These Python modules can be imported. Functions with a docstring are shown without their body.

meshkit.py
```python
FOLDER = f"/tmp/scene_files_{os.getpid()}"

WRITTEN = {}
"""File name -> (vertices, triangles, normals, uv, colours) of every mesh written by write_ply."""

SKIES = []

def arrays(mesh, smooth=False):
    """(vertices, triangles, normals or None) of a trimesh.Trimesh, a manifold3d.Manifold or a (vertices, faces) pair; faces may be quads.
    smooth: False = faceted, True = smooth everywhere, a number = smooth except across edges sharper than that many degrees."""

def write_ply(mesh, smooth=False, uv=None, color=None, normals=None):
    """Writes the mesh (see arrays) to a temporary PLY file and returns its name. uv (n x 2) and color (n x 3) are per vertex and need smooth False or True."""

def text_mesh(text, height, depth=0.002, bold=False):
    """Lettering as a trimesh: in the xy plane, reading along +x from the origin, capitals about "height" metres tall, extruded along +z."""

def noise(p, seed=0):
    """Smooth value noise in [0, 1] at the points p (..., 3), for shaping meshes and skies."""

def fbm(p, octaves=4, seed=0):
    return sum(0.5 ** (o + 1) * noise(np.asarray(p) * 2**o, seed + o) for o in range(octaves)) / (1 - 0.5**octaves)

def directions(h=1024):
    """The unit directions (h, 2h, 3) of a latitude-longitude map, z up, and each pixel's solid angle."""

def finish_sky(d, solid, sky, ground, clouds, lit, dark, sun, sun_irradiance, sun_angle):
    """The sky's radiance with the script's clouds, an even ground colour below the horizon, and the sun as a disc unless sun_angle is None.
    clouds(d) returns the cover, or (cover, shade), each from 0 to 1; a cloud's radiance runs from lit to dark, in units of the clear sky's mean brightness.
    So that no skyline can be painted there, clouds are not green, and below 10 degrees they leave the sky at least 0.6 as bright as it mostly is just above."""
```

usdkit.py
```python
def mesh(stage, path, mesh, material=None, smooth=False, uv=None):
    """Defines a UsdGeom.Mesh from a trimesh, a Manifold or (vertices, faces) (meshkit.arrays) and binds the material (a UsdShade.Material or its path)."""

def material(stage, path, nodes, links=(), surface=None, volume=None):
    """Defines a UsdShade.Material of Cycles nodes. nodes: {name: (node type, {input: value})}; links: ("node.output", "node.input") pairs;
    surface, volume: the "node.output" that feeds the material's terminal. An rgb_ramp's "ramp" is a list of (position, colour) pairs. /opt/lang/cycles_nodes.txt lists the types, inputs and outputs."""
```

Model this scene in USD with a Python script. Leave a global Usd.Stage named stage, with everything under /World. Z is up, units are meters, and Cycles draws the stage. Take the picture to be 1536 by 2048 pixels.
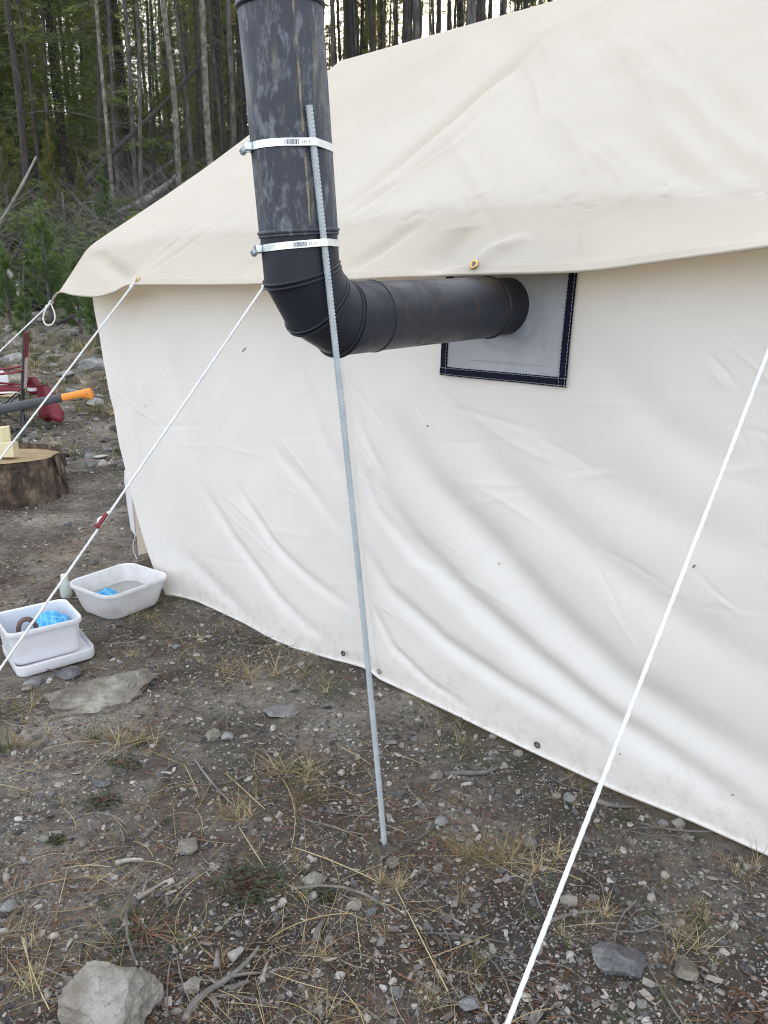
import math, random
import numpy as np, trimesh, usdkit, meshkit
from pxr import Usd, UsdGeom, UsdLux, UsdShade, Gf, Sdf, Vt
from shapely.geometry import Point, Polygon

stage = Usd.Stage.CreateInMemory()
UsdGeom.SetStageUpAxis(stage, 'Z'); UsdGeom.SetStageMetersPerUnit(stage, 1.0)
UsdGeom.Xform.Define(stage, '/World'); UsdGeom.Scope.Define(stage, '/World/Looks')
rng = np.random.default_rng(7); random.seed(7)

# ------------------------------------------------------------------ camera, sky, sun
PITCH, FPX, CAMH = math.radians(16.0), 1580.0, 1.36
EXPOSURE = 1.84
cam = UsdGeom.Camera.Define(stage, '/World/camera')
cam.CreateHorizontalApertureAttr(36.0); cam.CreateVerticalApertureAttr(48.0)
cam.CreateFocalLengthAttr(36.0 * FPX / 1536)
cam.CreateClippingRangeAttr(Gf.Vec2f(0.05, 2000))
cam.CreateExposureAttr(EXPOSURE)
cam.AddTranslateOp().Set((0, 0, CAMH)); cam.AddRotateXOp().Set(90 - 16.0)
SUN_AZ, SUN_EL = math.radians(6.3), math.radians(15.6)
SKY = usdkit.material(stage, '/World/Looks/sky', {
    'tc': ('texture_coordinate', {}),
    'sky': ('sky_texture', {'sky_type': 'single_scattering', 'sun_disc': False, 'sun_elevation': SUN_EL, 'sun_rotation': SUN_AZ, 'aerosol_density': 1.5}),
    'n': ('noise_texture', {'scale': 2.2, 'detail': 5, 'roughness': 0.55}),
    'cover': ('rgb_ramp', {'ramp': [(0.25, (0.40,) * 3), (0.75, (0.66,) * 3)]}),
    'mix': ('mix_color', {'b': (8.35, 8.4, 8.6), 'use_clamp': False}),
    'bg': ('background_shader', {'strength': 0.10})},
    [('tc.generated', 'n.vector'), ('n.fac', 'cover.fac'), ('cover.color', 'mix.fac'), ('sky.color', 'mix.a'), ('mix.result', 'bg.color')], surface='bg.background')
dome = UsdLux.DomeLight.Define(stage, '/World/sky')
UsdShade.MaterialBindingAPI.Apply(dome.GetPrim()).Bind(SKY)
dome.GetPrim().SetCustomDataByKey('kind', 'structure')
sun = UsdLux.DistantLight.Define(stage, '/World/sun')
sun.CreateIntensityAttr(0.6); sun.CreateAngleAttr(0.5); sun.CreateNormalizeAttr(True); sun.CreateColorAttr(Gf.Vec3f(1.0, 0.86, 0.66))
sun.AddRotateXYZOp().Set(Gf.Vec3f(90 - math.degrees(SUN_EL), 0, 180 - math.degrees(SUN_AZ)))

# ------------------------------------------------------------------ helpers
def ray(px, py):
    u = 1024 - py
    return np.array([(px - 768) / FPX, (u * math.sin(PITCH)) / FPX + math.cos(PITCH), u * math.cos(PITCH) / FPX - math.sin(PITCH)])
CAM = np.array([0, 0, CAMH])
WD, ND = np.array([-0.711, 0.703, 0]), np.array([0.703, 0.711, 0])          # along the tent wall (to its far end), and through it
def TP(s, D, z): return s * WD + D * ND + np.array([0, 0, 1.0]) * z
def onwall(px, py, D):
    d = ray(px, py); return CAM + d * (D / (d @ ND))
def ats(p): return float(np.asarray(p) @ WD)
def atdepth(px, py, dep): return CAM + ray(px, py) * dep
def smooth01(t): t = np.clip(t, 0, 1); return t * t * (3 - 2 * t)
def fb(x, y, sc, seed, o=4):
    x = np.asarray(x, float); y = np.asarray(y, float)
    return meshkit.fbm(np.stack([x * sc, y * sc, np.zeros_like(x)], -1), o, seed) - 0.5
def hz(x, y):
    x = np.asarray(x, float); y = np.asarray(y, float)
    d = y - 0.12 * x
    up = np.where(d > 7.6, 0.235 * (np.sqrt((d - 7.6) ** 2 + 2.2) - 1.48), 0)
    up = np.where(d > 50, 0.235 * 40.9 + 0.235 * 8 * np.tanh((d - 50) / 8) - np.clip(d - 58, 0, 70) * 0.10, up)
    amp = np.clip((d - 6.5) / 8, 0, 1)
    rough = fb(x, y, 0.35, 3) * 0.9 * amp + fb(x, y, 1.4, 4) * (0.05 + 0.28 * amp)
    k = 1 - 0.85 * np.exp(-(((x + 1.50) / 0.34) ** 2 + ((y - 2.72) / 0.30) ** 4)); k = k * (1 - 0.85 * np.exp(-(((x + 1.16) / 0.3) ** 2 + ((y - 3.12) / 0.3) ** 2)))
    return up + (rough + fb(x, y, 5.0, 5) * 0.022 + fb(x, y, 16.0, 6, 2) * 0.010) * k
def ground(px, py):
    d = ray(px, py); t = 0.6 * 1.004 ** np.arange(1400); p = CAM + d * t[:, None]
    i = int(np.argmax(p[:, 2] < hz(p[:, 0], p[:, 1])))
    t = np.linspace(t[max(i - 1, 0)], t[i], 12); p = CAM + d * t[:, None]
    return p[int(np.argmax(p[:, 2] < hz(p[:, 0], p[:, 1])))]
def gz(x, y, dz=0): return np.array([x, y, float(hz(x, y)) + dz])
def nrm(v): v = np.asarray(v, float); return v / max(np.linalg.norm(v), 1e-12)

class MB:
    def __init__(s): s.v, s.f, s.n = [], [], 0
    def add(s, v, f):
        v = np.asarray(v, float); f = np.asarray(f, int)
        if f.shape[1] == 4: f = np.vstack([f[:, [0, 1, 2]], f[:, [0, 2, 3]]])
        s.v.append(v); s.f.append(f + s.n); s.n += len(v); return s
    def tm(s, m): return s.add(m.vertices, m.faces)
    def get(s): return np.vstack(s.v), np.vstack(s.f)

def tube(pts, r, sides=8, cap=True, twist=None):
    pts = np.asarray(pts, float); n = len(pts); r = np.broadcast_to(np.asarray(r, float), (n,))
    t = np.gradient(pts, axis=0); t /= np.maximum(np.linalg.norm(t, axis=1, keepdims=True), 1e-12)
    a = np.cross(t[0], [0, 0, 1.0]);
    if np.linalg.norm(a) < 1e-3: a = np.array([1.0, 0, 0])
    a = nrm(a); rings = []
    th = np.arange(sides) / sides * 2 * np.pi
    for i in range(n):
        a = nrm(a - t[i] * (a @ t[i])); b = np.cross(t[i], a)
        rings.append(pts[i] + r[i] * (np.cos(th)[:, None] * a + np.sin(th)[:, None] * b))
    v = np.vstack(rings); i = np.arange(n - 1)[:, None] * sides; j = np.arange(sides)[None]; k = (j + 1) % sides
    f = np.stack([i + j, i + k, i + sides + k, i + sides + j], -1).reshape(-1, 4)
    f = np.vstack([f[:, [0, 1, 2]], f[:, [0, 2, 3]]])
    if cap:
        v = np.vstack([v, pts[0], pts[-1]]); c0, c1 = len(v) - 2, len(v) - 1; b0 = (n - 1) * sides
        f = np.vstack([f, [[c0, (q + 1) % sides, q] for q in range(sides)], [[c1, b0 + q, b0 + (q + 1) % sides] for q in range(sides)]])
    return v, f
def gridmesh(P, wrap=False):
    a, b = P.shape[:2]; i = np.arange(a - 1)[:, None] * b
    j = np.arange(b if wrap else b - 1)[None]; k = (j + 1) % b
    return P.reshape(-1, 3), np.stack([i + j, i + k, i + b + k, i + b + j], -1).reshape(-1, 4)
def box(c, size, R=None):
    m = trimesh.creation.box(size); v = np.array(m.vertices)
    if R is not None: v = v @ np.asarray(R).T
    return v + c, np.array(m.faces)
def rbox(size, r=0.004):
    import manifold3d as m3
    h = np.asarray(size) / 2 - r; s = m3.Manifold.sphere(r, 8)
    return m3.Manifold.batch_hull([s.translate([x, y, z]) for x in (-h[0], h[0]) for y in (-h[1], h[1]) for z in (-h[2], h[2])])
def rbox_vf(c, size, r=0.004, R=None):
    m = rbox(size, r).to_mesh(); v = np.array(m.vert_properties[:, :3])
    if R is not None: v = v @ np.asarray(R).T
    return v + c, np.array(m.tri_verts)
def frame(z, x=None):
    z = nrm(z); x = np.array([1.0, 0, 0]) if x is None else np.asarray(x, float)
    x = nrm(x - z * (x @ z)); return np.stack([x, np.cross(z, x), z], 1)      # columns
def rotz(a): c, s = math.cos(a), math.sin(a); return np.array([[c, -s, 0], [s, c, 0], [0, 0, 1.0]])

used, origin = {}, {}
STUFF = {'dead_branches', 'crown', 'green_branches', 'foliage', 'needles', 'branches', 'branch_stubs', 'leaves', 'stems', 'stitching', 'ring_stitching', 'worm_slots', 'barcode', 'stuck_needles', 'side_twigs'}
def numbered(parent, name):
    k = f'{parent}/{name}'; n = used.get(k, 0); used[k] = n + 1
    return k if n == 0 else f'{k}_{n:03d}'
def tag(p, label=None, cat=None, group=None, kind=None):
    p = p.GetPrim() if hasattr(p, 'GetPrim') else p
    for k, v in (('label', label), ('category', cat), ('group', group), ('kind', kind)):
        if v: p.SetCustomDataByKey(k, v)
    return p
def thing(name, label, cat, loc=(0, 0, 0), group=None):
    path = numbered('/World', name); x = UsdGeom.Xform.Define(stage, path); loc = [float(q) for q in loc]
    x.AddTranslateOp().Set(Gf.Vec3d(*loc)); origin[path] = np.array(loc)
    return tag(x, label, cat, group)
def obj(name, mesh, mat, parent=None, smooth=40, label=None):
    pp = '/World' if parent is None else str(parent.GetPath()); path = numbered(pp, name)
    o = np.zeros(3) if parent is None else origin[pp]
    if hasattr(mesh, 'to_mesh'): q = mesh.to_mesh(); mesh = (q.vert_properties[:, :3], q.tri_verts)
    elif hasattr(mesh, 'vertices'): mesh = (mesh.vertices, mesh.faces)
    elif isinstance(mesh, MB): mesh = mesh.get()
    m = usdkit.mesh(stage, path, (np.asarray(mesh[0]) - o, mesh[1]), mat, smooth=smooth)
    origin[path] = o; p = m.GetPrim()
    if label: tag(p, label)
    if parent is not None and name in STUFF: tag(p, None, None, None, 'stuff')
    return p
def solo(name, mesh, mat, label, cat, group=None, kind=None, smooth=40):
    return tag(obj(name, mesh, mat, None, smooth), label, cat, group, kind)
def copy(root, name, loc, rz, sc, label, cat, group=None, tilt=(0, 0)):
    path = numbered('/World', name); x = UsdGeom.Xform.Define(stage, path)
    x.GetPrim().GetReferences().AddInternalReference(root.GetPath())
    x.ClearXformOpOrder()
    place(x, loc, rz, sc, tilt); x.GetPrim().SetInstanceable(True)
    return tag(x, label, cat, group)
def place(x, loc, rz, sc, tilt=(0, 0)):
    m = Gf.Matrix4d(1)
    R = np.eye(4); R[:3, :3] = trimesh.transformations.euler_matrix(tilt[0], tilt[1], 0)[:3, :3] @ rotz(rz) * 1.0
    R[:3, :3] = R[:3, :3] * np.broadcast_to(np.asarray(sc, float), (3,))[None]
    R[:3, 3] = loc
    x.AddTransformOp(opSuffix='place').Set(Gf.Matrix4d(*R.T.ravel().tolist()))
def scatter(name, protos, pos, quat, scale, idx, label, cat, kind='stuff'):
    path = numbered('/World', name); pi = UsdGeom.PointInstancer.Define(stage, path); rel = pi.CreatePrototypesRel()
    for nm, mesh, mat in protos:
        q = numbered(path, nm); usdkit.mesh(stage, q, mesh, mat, smooth=50); rel.AddTarget(q)
    pi.CreateProtoIndicesAttr(Vt.IntArray.FromNumpy(np.asarray(idx, np.int32)))
    pi.CreatePositionsAttr(Vt.Vec3fArray.FromNumpy(np.asarray(pos, np.float32)))
    pi.CreateOrientationsAttr(Vt.QuathArray([Gf.Quath(float(w), float(x), float(y), float(z)) for w, x, y, z in quat]))
    pi.CreateScalesAttr(Vt.Vec3fArray.FromNumpy(np.asarray(scale, np.float32)))
    return tag(pi, label, cat, None, kind)
def randquat(n, r, tilt=3.14):
    yaw = r.uniform(0, 2 * np.pi, n); ax = r.uniform(0, 2 * np.pi, n); t = r.uniform(0, tilt, n)
    q1 = np.stack([np.cos(t / 2), np.sin(t / 2) * np.cos(ax), np.sin(t / 2) * np.sin(ax), 0 * t], 1)
    q2 = np.stack([np.cos(yaw / 2), 0 * yaw, 0 * yaw, np.sin(yaw / 2)], 1)
    w1, x1, y1, z1 = q1.T; w2, x2, y2, z2 = q2.T
    return np.stack([w1*w2-x1*x2-y1*y2-z1*z2, w1*x2+x1*w2+y1*z2-z1*y2, w1*y2-x1*z2+y1*w2+z1*x2, w1*z2+x1*y2-y1*x2+z1*w2], 1)

# ------------------------------------------------------------------ materials
def mat(name, stops, scale=6, rough=0.7, bump=0.0, bscale=40, detail=6, stretch=None, metal=0.0, spec=0.5, trans=0.0, tcol=None, rnd=0.0, obj_space=False, bdist=0.01, sheen=0.0):
    n = {'g': ('texture_coordinate' if obj_space else 'geometry', {}),
         'map': ('mapping', {'scale': stretch or (1, 1, 1)}),
         'n': ('noise_texture', {'scale': scale, 'detail': detail, 'roughness': 0.6}),
         'r': ('rgb_ramp', {'ramp': stops}),
         'p': ('principled_bsdf', {'roughness': rough, 'metallic': metal, 'specular_ior_level': spec, 'sheen_weight': sheen})}
    l = [('g.object' if obj_space else 'g.position', 'map.vector'), ('map.vector', 'n.vector'), ('r.color', 'p.base_color')]
    if rnd > 0:
        n['oi'] = ('object_info', {}); n['ad'] = ('math', {'math_type': 'multiply_add', 'value2': rnd, 'value3': -rnd / 2})
        n['ad2'] = ('math', {'math_type': 'add'})
        l += [('oi.random', 'ad.value1'), ('ad.value', 'ad2.value1'), ('n.fac', 'ad2.value2'), ('ad2.value', 'r.fac')]
    else: l += [('n.fac', 'r.fac')]
    if bump > 0:
        n['n2'] = ('noise_texture', {'scale': bscale, 'detail': 4, 'roughness': 0.6}); n['b'] = ('bump', {'strength': bump, 'distance': bdist})
        l += [('map.vector', 'n2.vector'), ('n2.fac', 'b.height'), ('b.normal', 'p.normal')]
    surf = 'p.BSDF'
    if trans > 0:
        n['t'] = ('translucent_bsdf', {'color': tcol or (0.5, 0.5, 0.4)}); n['mx'] = ('mix_closure', {'fac': trans})
        l += [('p.BSDF', 'mx.closure1'), ('t.BSDF', 'mx.closure2')]; surf = 'mx.closure'
        if tcol is None: l += [('r.color', 't.color')]
    return usdkit.material(stage, '/World/Looks/' + name, n, l, surface=surf)
def c(*a): return tuple(a)

def canvas(name, base, base2, tint, dirt=True, trans=0.22):
    n = {'g': ('geometry', {}), 'n': ('noise_texture', {'scale': 1.3, 'detail': 6, 'roughness': 0.6}),
         'r': ('rgb_ramp', {'ramp': [(0.35, base), (0.65, base2)]}),
         'xyz': ('separate_xyz', {}),
         'zr': ('map_range', {'from_min': 0.02, 'from_max': 0.22, 'to_min': 0.32, 'to_max': 0.0, 'clamp': True}),
         'dn': ('noise_texture', {'scale': 26, 'detail': 7, 'roughness': 0.7}),
         'dr': ('rgb_ramp', {'ramp': [(0.48, (0, 0, 0)), (0.68, (1, 1, 1))]}),
         'dm': ('math', {'math_type': 'multiply'}),
         'mx': ('mix_color', {'b': (0.30, 0.24, 0.18)}),
         'spn': ('voronoi_texture', {'scale': 9}), 'spr': ('rgb_ramp', {'ramp': [(0.0, (0.45, 0.40, 0.33)), (0.035, (1, 1, 1))]}),
         'mm': ('mix_color', {'blend_type': 'multiply', 'fac': 0.2}),
         'wv': ('noise_texture', {'scale': 900, 'detail': 2}), 'wr': ('noise_texture', {'scale': 14, 'detail': 5, 'roughness': 0.62, 'distortion': 0.2}),
         'b1': ('bump', {'strength': 0.10, 'distance': 0.001}), 'b2': ('bump', {'strength': 0.28, 'distance': 0.006}),
         'p': ('principled_bsdf', {'roughness': 0.85, 'specular_ior_level': 0.15, 'sheen_weight': 0.08}),
         't': ('translucent_bsdf', {'color': tint}), 'mc': ('mix_closure', {'fac': trans})}
    l = [('g.position', 'n.vector'), ('n.fac', 'r.fac'), ('g.position', 'xyz.vector'), ('xyz.z', 'zr.value'), ('g.position', 'dn.vector'), ('dn.fac', 'dr.fac'),
         ('dr.color', 'dm.value1'), ('zr.result', 'dm.value2'), ('r.color', 'mx.a'), ('mx.result', 'mm.a'), ('g.position', 'spn.vector'), ('spn.distance', 'spr.fac'), ('spr.color', 'mm.b'),
         ('g.position', 'wv.vector'), ('g.position', 'wr.vector'), ('wr.fac', 'b2.height'), ('wv.fac', 'b1.height'), ('b2.normal', 'b1.normal'), ('b1.normal', 'p.normal'),
         ('mm.result', 'p.base_color'), ('p.BSDF', 'mc.closure1'), ('t.BSDF', 'mc.closure2')]
    if dirt: l.append(('dm.value', 'mx.fac'))
    else: n['mx'][1]['fac'] = 0.0
    return usdkit.material(stage, '/World/Looks/' + name, n, l, surface='mc.closure')
M = {}
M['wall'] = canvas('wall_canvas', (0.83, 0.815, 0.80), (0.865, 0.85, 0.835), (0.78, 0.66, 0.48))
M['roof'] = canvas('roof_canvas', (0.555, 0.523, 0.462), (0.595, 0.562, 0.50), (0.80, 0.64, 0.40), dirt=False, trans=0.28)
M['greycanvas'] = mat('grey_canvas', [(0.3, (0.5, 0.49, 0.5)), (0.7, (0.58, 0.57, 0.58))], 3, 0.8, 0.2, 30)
M['brass'] = mat('brass', [(0.3, (0.42, 0.28, 0.10)), (0.7, (0.62, 0.45, 0.2))], 60, 0.35, metal=0.9)
M['darkmetal'] = mat('dark_metal', [(0.3, (0.05, 0.03, 0.025)), (0.7, (0.12, 0.08, 0.06))], 60, 0.5, metal=0.5)
M['jack'] = mat('stove_jack_cloth', [(0.35, (0.235, 0.243, 0.27)), (0.65, (0.31, 0.32, 0.35))], 5, 0.6, 0.45, 16, bdist=0.012)
M['navy'] = mat('navy_binding', [(0.3, (0.004, 0.005, 0.013)), (0.7, (0.007, 0.008, 0.019))], 60, 0.9, 0.2, 300, spec=0.15)
M['thread'] = mat('pale_thread', [(0.3, (0.28, 0.28, 0.30)), (0.7, (0.38, 0.38, 0.40))], 60, 0.8)
M['rope'] = mat('white_rope', [(0.3, (0.50, 0.50, 0.51)), (0.7, (0.68, 0.68, 0.69))], 25, 0.75, 0.4, 500, bdist=0.002)
M['rebar'] = mat('grey_rebar', [(0.3, (0.27, 0.30, 0.32)), (0.7, (0.36, 0.39, 0.41))], 30, 0.55, 0.2, 200, spec=0.4)
M['zinc'] = mat('zinc_band', [(0.3, (0.62, 0.65, 0.68)), (0.7, (0.80, 0.82, 0.84))], 40, 0.28, metal=0.85)
M['zincdark'] = mat('zinc_screw', [(0.3, (0.30, 0.36, 0.40)), (0.7, (0.65, 0.70, 0.72))], 200, 0.25, metal=0.9)
M['paper'] = mat('paper_label', [(0.3, (0.74, 0.74, 0.78)), (0.7, (0.8, 0.8, 0.83))], 30, 0.6)
M['ink'] = mat('label_ink', [(0.3, (0.10, 0.10, 0.13)), (0.7, (0.18, 0.18, 0.21))], 30, 0.6)
def pipe_mat(name, dark, patch, tan, amount, rust=0.0, spec=0.5):
    n = {'g': ('geometry', {}), 'm1': ('mapping', {'scale': (1, 1, 0.45)}), 'm2': ('mapping', {'scale': (1, 1, 0.16)}),
         'n1': ('noise_texture', {'scale': 9, 'detail': 10, 'roughness': 0.72, 'distortion': 0.4}), 'r1': ('rgb_ramp', {'ramp': [(0.52 - amount, (0, 0, 0)), (0.60 - amount * 0.6, (0.55,) * 3), (0.72, (1, 1, 1))]}),
         'n2': ('noise_texture', {'scale': 30, 'detail': 8, 'roughness': 0.7}), 'r2': ('rgb_ramp', {'ramp': [(0.56 - rust, (0, 0, 0)), (0.70 - rust, (1, 1, 1))]}),
         'n3': ('noise_texture', {'scale': 55, 'detail': 6, 'roughness': 0.7}), 'r3': ('rgb_ramp', {'ramp': [(0.50, (0, 0, 0)), (0.62, (1, 1, 1))]}),
         'a': ('mix_color', {'a': dark, 'b': patch}), 'b': ('mix_color', {'b': tan}), 'mul': ('math', {'math_type': 'multiply'}), 'mul2': ('math', {'math_type': 'multiply', 'value2': 0.8}),
         'rr': ('map_range', {'from_min': 0, 'from_max': 1, 'to_min': 0.38, 'to_max': 0.7}),
         'bp': ('bump', {'strength': 0.25, 'distance': 0.002}),
         'p': ('principled_bsdf', {'metallic': 0.0, 'specular_ior_level': spec})}
    l = [('g.position', 'm1.vector'), ('g.position', 'm2.vector'), ('m1.vector', 'n1.vector'), ('m2.vector', 'n2.vector'), ('m1.vector', 'n3.vector'), ('n1.fac', 'r1.fac'), ('n2.fac', 'r2.fac'), ('n3.fac', 'r3.fac'),
         ('r1.color', 'mul.value1'), ('r3.color', 'mul.value2'), ('mul.value', 'a.fac'), ('a.result', 'b.a'), ('r2.color', 'mul2.value1'), ('mul2.value', 'b.fac'), ('b.result', 'p.base_color'), ('r1.color', 'rr.value'), ('rr.result', 'p.roughness'), ('n3.fac', 'bp.height'), ('bp.normal', 'p.normal')]
    return usdkit.material(stage, '/World/Looks/' + name, n, l, surface='p.BSDF')
M['pipeold'] = pipe_mat('weathered_pipe', (0.026, 0.030, 0.042), (0.145, 0.16, 0.19), (0.15, 0.13, 0.095), 0.12, 0.0, 0.4)
M['pipeblack'] = pipe_mat('black_pipe', (0.009, 0.010, 0.015), (0.013, 0.014, 0.020), (0.014, 0.014, 0.017), 0.0, 0.0, 0.3)
M['piperust'] = pipe_mat('scorched_pipe', (0.010, 0.011, 0.015), (0.024, 0.025, 0.030), (0.030, 0.018, 0.013), 0.02, 0.0, 0.35)
M['tanrust'] = mat('tan_scale', [(0.42, (0.06, 0.06, 0.07)), (0.55, (0.19, 0.16, 0.11))], 40, 0.75, 0.3, 120)
M['plastic'] = mat('white_plastic', [(0.3, (0.74, 0.74, 0.78)), (0.7, (0.79, 0.79, 0.83))], 4, 0.38, trans=0.15, tcol=(0.7, 0.75, 0.8))
M['plasticold'] = mat('scuffed_white_plastic', [(0.30, (0.66, 0.62, 0.61)), (0.48, (0.80, 0.79, 0.80)), (0.7, (0.83, 0.83, 0.84))], 9, 0.42, trans=0.15, tcol=(0.7, 0.75, 0.8))
M['water'] = usdkit.material(stage, '/World/Looks/dishwater', {'p': ('principled_bsdf', {'base_color': (0.30, 0.31, 0.30), 'roughness': 0.05})}, [], surface='p.BSDF')
M['blue'] = mat('blue_net', [(0.3, (0.03, 0.24, 0.52)), (0.5, (0.07, 0.40, 0.72)), (0.7, (0.30, 0.62, 0.85))], 70, 0.6, 0.6, 150)
M['brown'] = mat('brown_handle', [(0.3, (0.06, 0.035, 0.03)), (0.7, (0.10, 0.06, 0.05))], 30, 0.5)
M['cream'] = mat('cream_cap', [(0.3, (0.62, 0.58, 0.48)), (0.7, (0.7, 0.66, 0.56))], 30, 0.5)
M['clearplastic'] = usdkit.material(stage, '/World/Looks/clear_plastic', {'t': ('transparent_bsdf', {'color': (0.8, 0.82, 0.82)}), 'p': ('principled_bsdf', {'base_color': (0.5, 0.52, 0.5), 'roughness': 0.2}), 'm': ('mix_closure', {'fac': 0.5})}, [('t.BSDF', 'm.closure1'), ('p.BSDF', 'm.closure2')], surface='m.closure')
M['red'] = mat('red_nylon', [(0.3, (0.10, 0.005, 0.012)), (0.7, (0.155, 0.009, 0.019))], 14, 0.65, 0.3, 60)
M['pink'] = mat('pink_mesh', [(0.3, (0.36, 0.27, 0.29)), (0.7, (0.46, 0.37, 0.38))], 60, 0.8)
M['trim'] = mat('pale_trim', [(0.3, (0.7, 0.62, 0.66)), (0.7, (0.78, 0.7, 0.74))], 30, 0.7)
M['blacksteel'] = mat('black_tube', [(0.3, (0.012, 0.012, 0.015)), (0.7, (0.022, 0.022, 0.026))], 20, 0.4)
M['orange'] = mat('orange_grip', [(0.3, (0.62, 0.20, 0.025)), (0.7, (0.70, 0.25, 0.035))], 20, 0.45)
M['handle'] = mat('charcoal_handle', [(0.3, (0.028, 0.032, 0.038)), (0.7, (0.042, 0.046, 0.052))], 20, 0.5)
M['steel'] = mat('axe_steel', [(0.3, (0.2, 0.2, 0.2)), (0.7, (0.4, 0.4, 0.4))], 20, 0.4, metal=0.8)
M['freshwood'] = mat('fresh_wood', [(0.3, (0.50, 0.44, 0.27)), (0.7, (0.62, 0.56, 0.38))], 5, 0.75, 0.3, 40, stretch=(8, 8, 0.8))
M['cutwood'] = mat('sawn_wood', [(0.3, (0.22, 0.155, 0.08)), (0.7, (0.36, 0.27, 0.15))], 12, 0.8, 0.4, 60)
M['oldbark'] = mat('stump_bark', [(0.34, (0.018, 0.012, 0.010)), (0.48, (0.055, 0.036, 0.026)), (0.56, (0.11, 0.075, 0.05)), (0.66, (0.20, 0.165, 0.12))], 13, 0.9, 1.0, 38, detail=9, stretch=(1, 1, 0.6), bdist=0.03)
M['boardwood'] = mat('board_wood', [(0.3, (0.42, 0.34, 0.22)), (0.7, (0.55, 0.46, 0.31))], 8, 0.8)
M['greyrock'] = mat('grey_rock', [(0.25, (0.10, 0.105, 0.115)), (0.5, (0.21, 0.21, 0.21)), (0.72, (0.33, 0.32, 0.30))], 9, 0.9, 1.0, 75, detail=9, bdist=0.022)
M['tanrock'] = mat('tan_rock', [(0.28, (0.09, 0.076, 0.058)), (0.5, (0.205, 0.185, 0.152)), (0.70, (0.32, 0.305, 0.27))], 9, 0.9, 1.0, 75, detail=9, bdist=0.022)
M['palerock'] = mat('pale_rock', [(0.28, (0.14, 0.115, 0.085)), (0.47, (0.22, 0.203, 0.178)), (0.68, (0.35, 0.338, 0.312))], 10, 0.9, 1.0, 75, detail=10, bdist=0.022)
M['darkrock'] = mat('dark_rock', [(0.30, (0.045, 0.046, 0.052)), (0.5, (0.115, 0.115, 0.122)), (0.68, (0.24, 0.235, 0.23))], 14, 0.85, 1.0, 75, detail=9, bdist=0.02)
M['pebble'] = mat('pebble', [(0.10, (0.035, 0.033, 0.033)), (0.35, (0.085, 0.083, 0.085)), (0.55, (0.14, 0.135, 0.13)), (0.75, (0.19, 0.178, 0.155)), (0.97, (0.32, 0.305, 0.28))], 22, 0.9, 0.4, 90, rnd=1.1)
M['chip'] = mat('wood_chip', [(0.1, (0.06, 0.045, 0.036)), (0.4, (0.12, 0.108, 0.104)), (0.7, (0.20, 0.185, 0.175)), (0.97, (0.32, 0.29, 0.265))], 40, 0.9, rnd=1.1)
M['needle'] = mat('dry_needle', [(0.1, (0.06, 0.025, 0.014)), (0.5, (0.12, 0.05, 0.026)), (0.9, (0.20, 0.10, 0.055))], 20, 0.8, rnd=0.9)
M['straw'] = mat('dry_grass', [(0.1, (0.17, 0.12, 0.06)), (0.5, (0.32, 0.25, 0.13)), (0.9, (0.46, 0.39, 0.23))], 20, 0.8, rnd=0.9, trans=0.2)
M['greenblade'] = mat('green_blade', [(0.1, (0.04, 0.06, 0.02)), (0.9, (0.11, 0.12, 0.04))], 20, 0.8, rnd=0.9, trans=0.25)
M['leaf'] = mat('small_leaf', [(0.3, (0.024, 0.036, 0.016)), (0.55, (0.045, 0.060, 0.026)), (0.72, (0.10, 0.09, 0.04))], 30, 0.6, trans=0.25)
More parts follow.
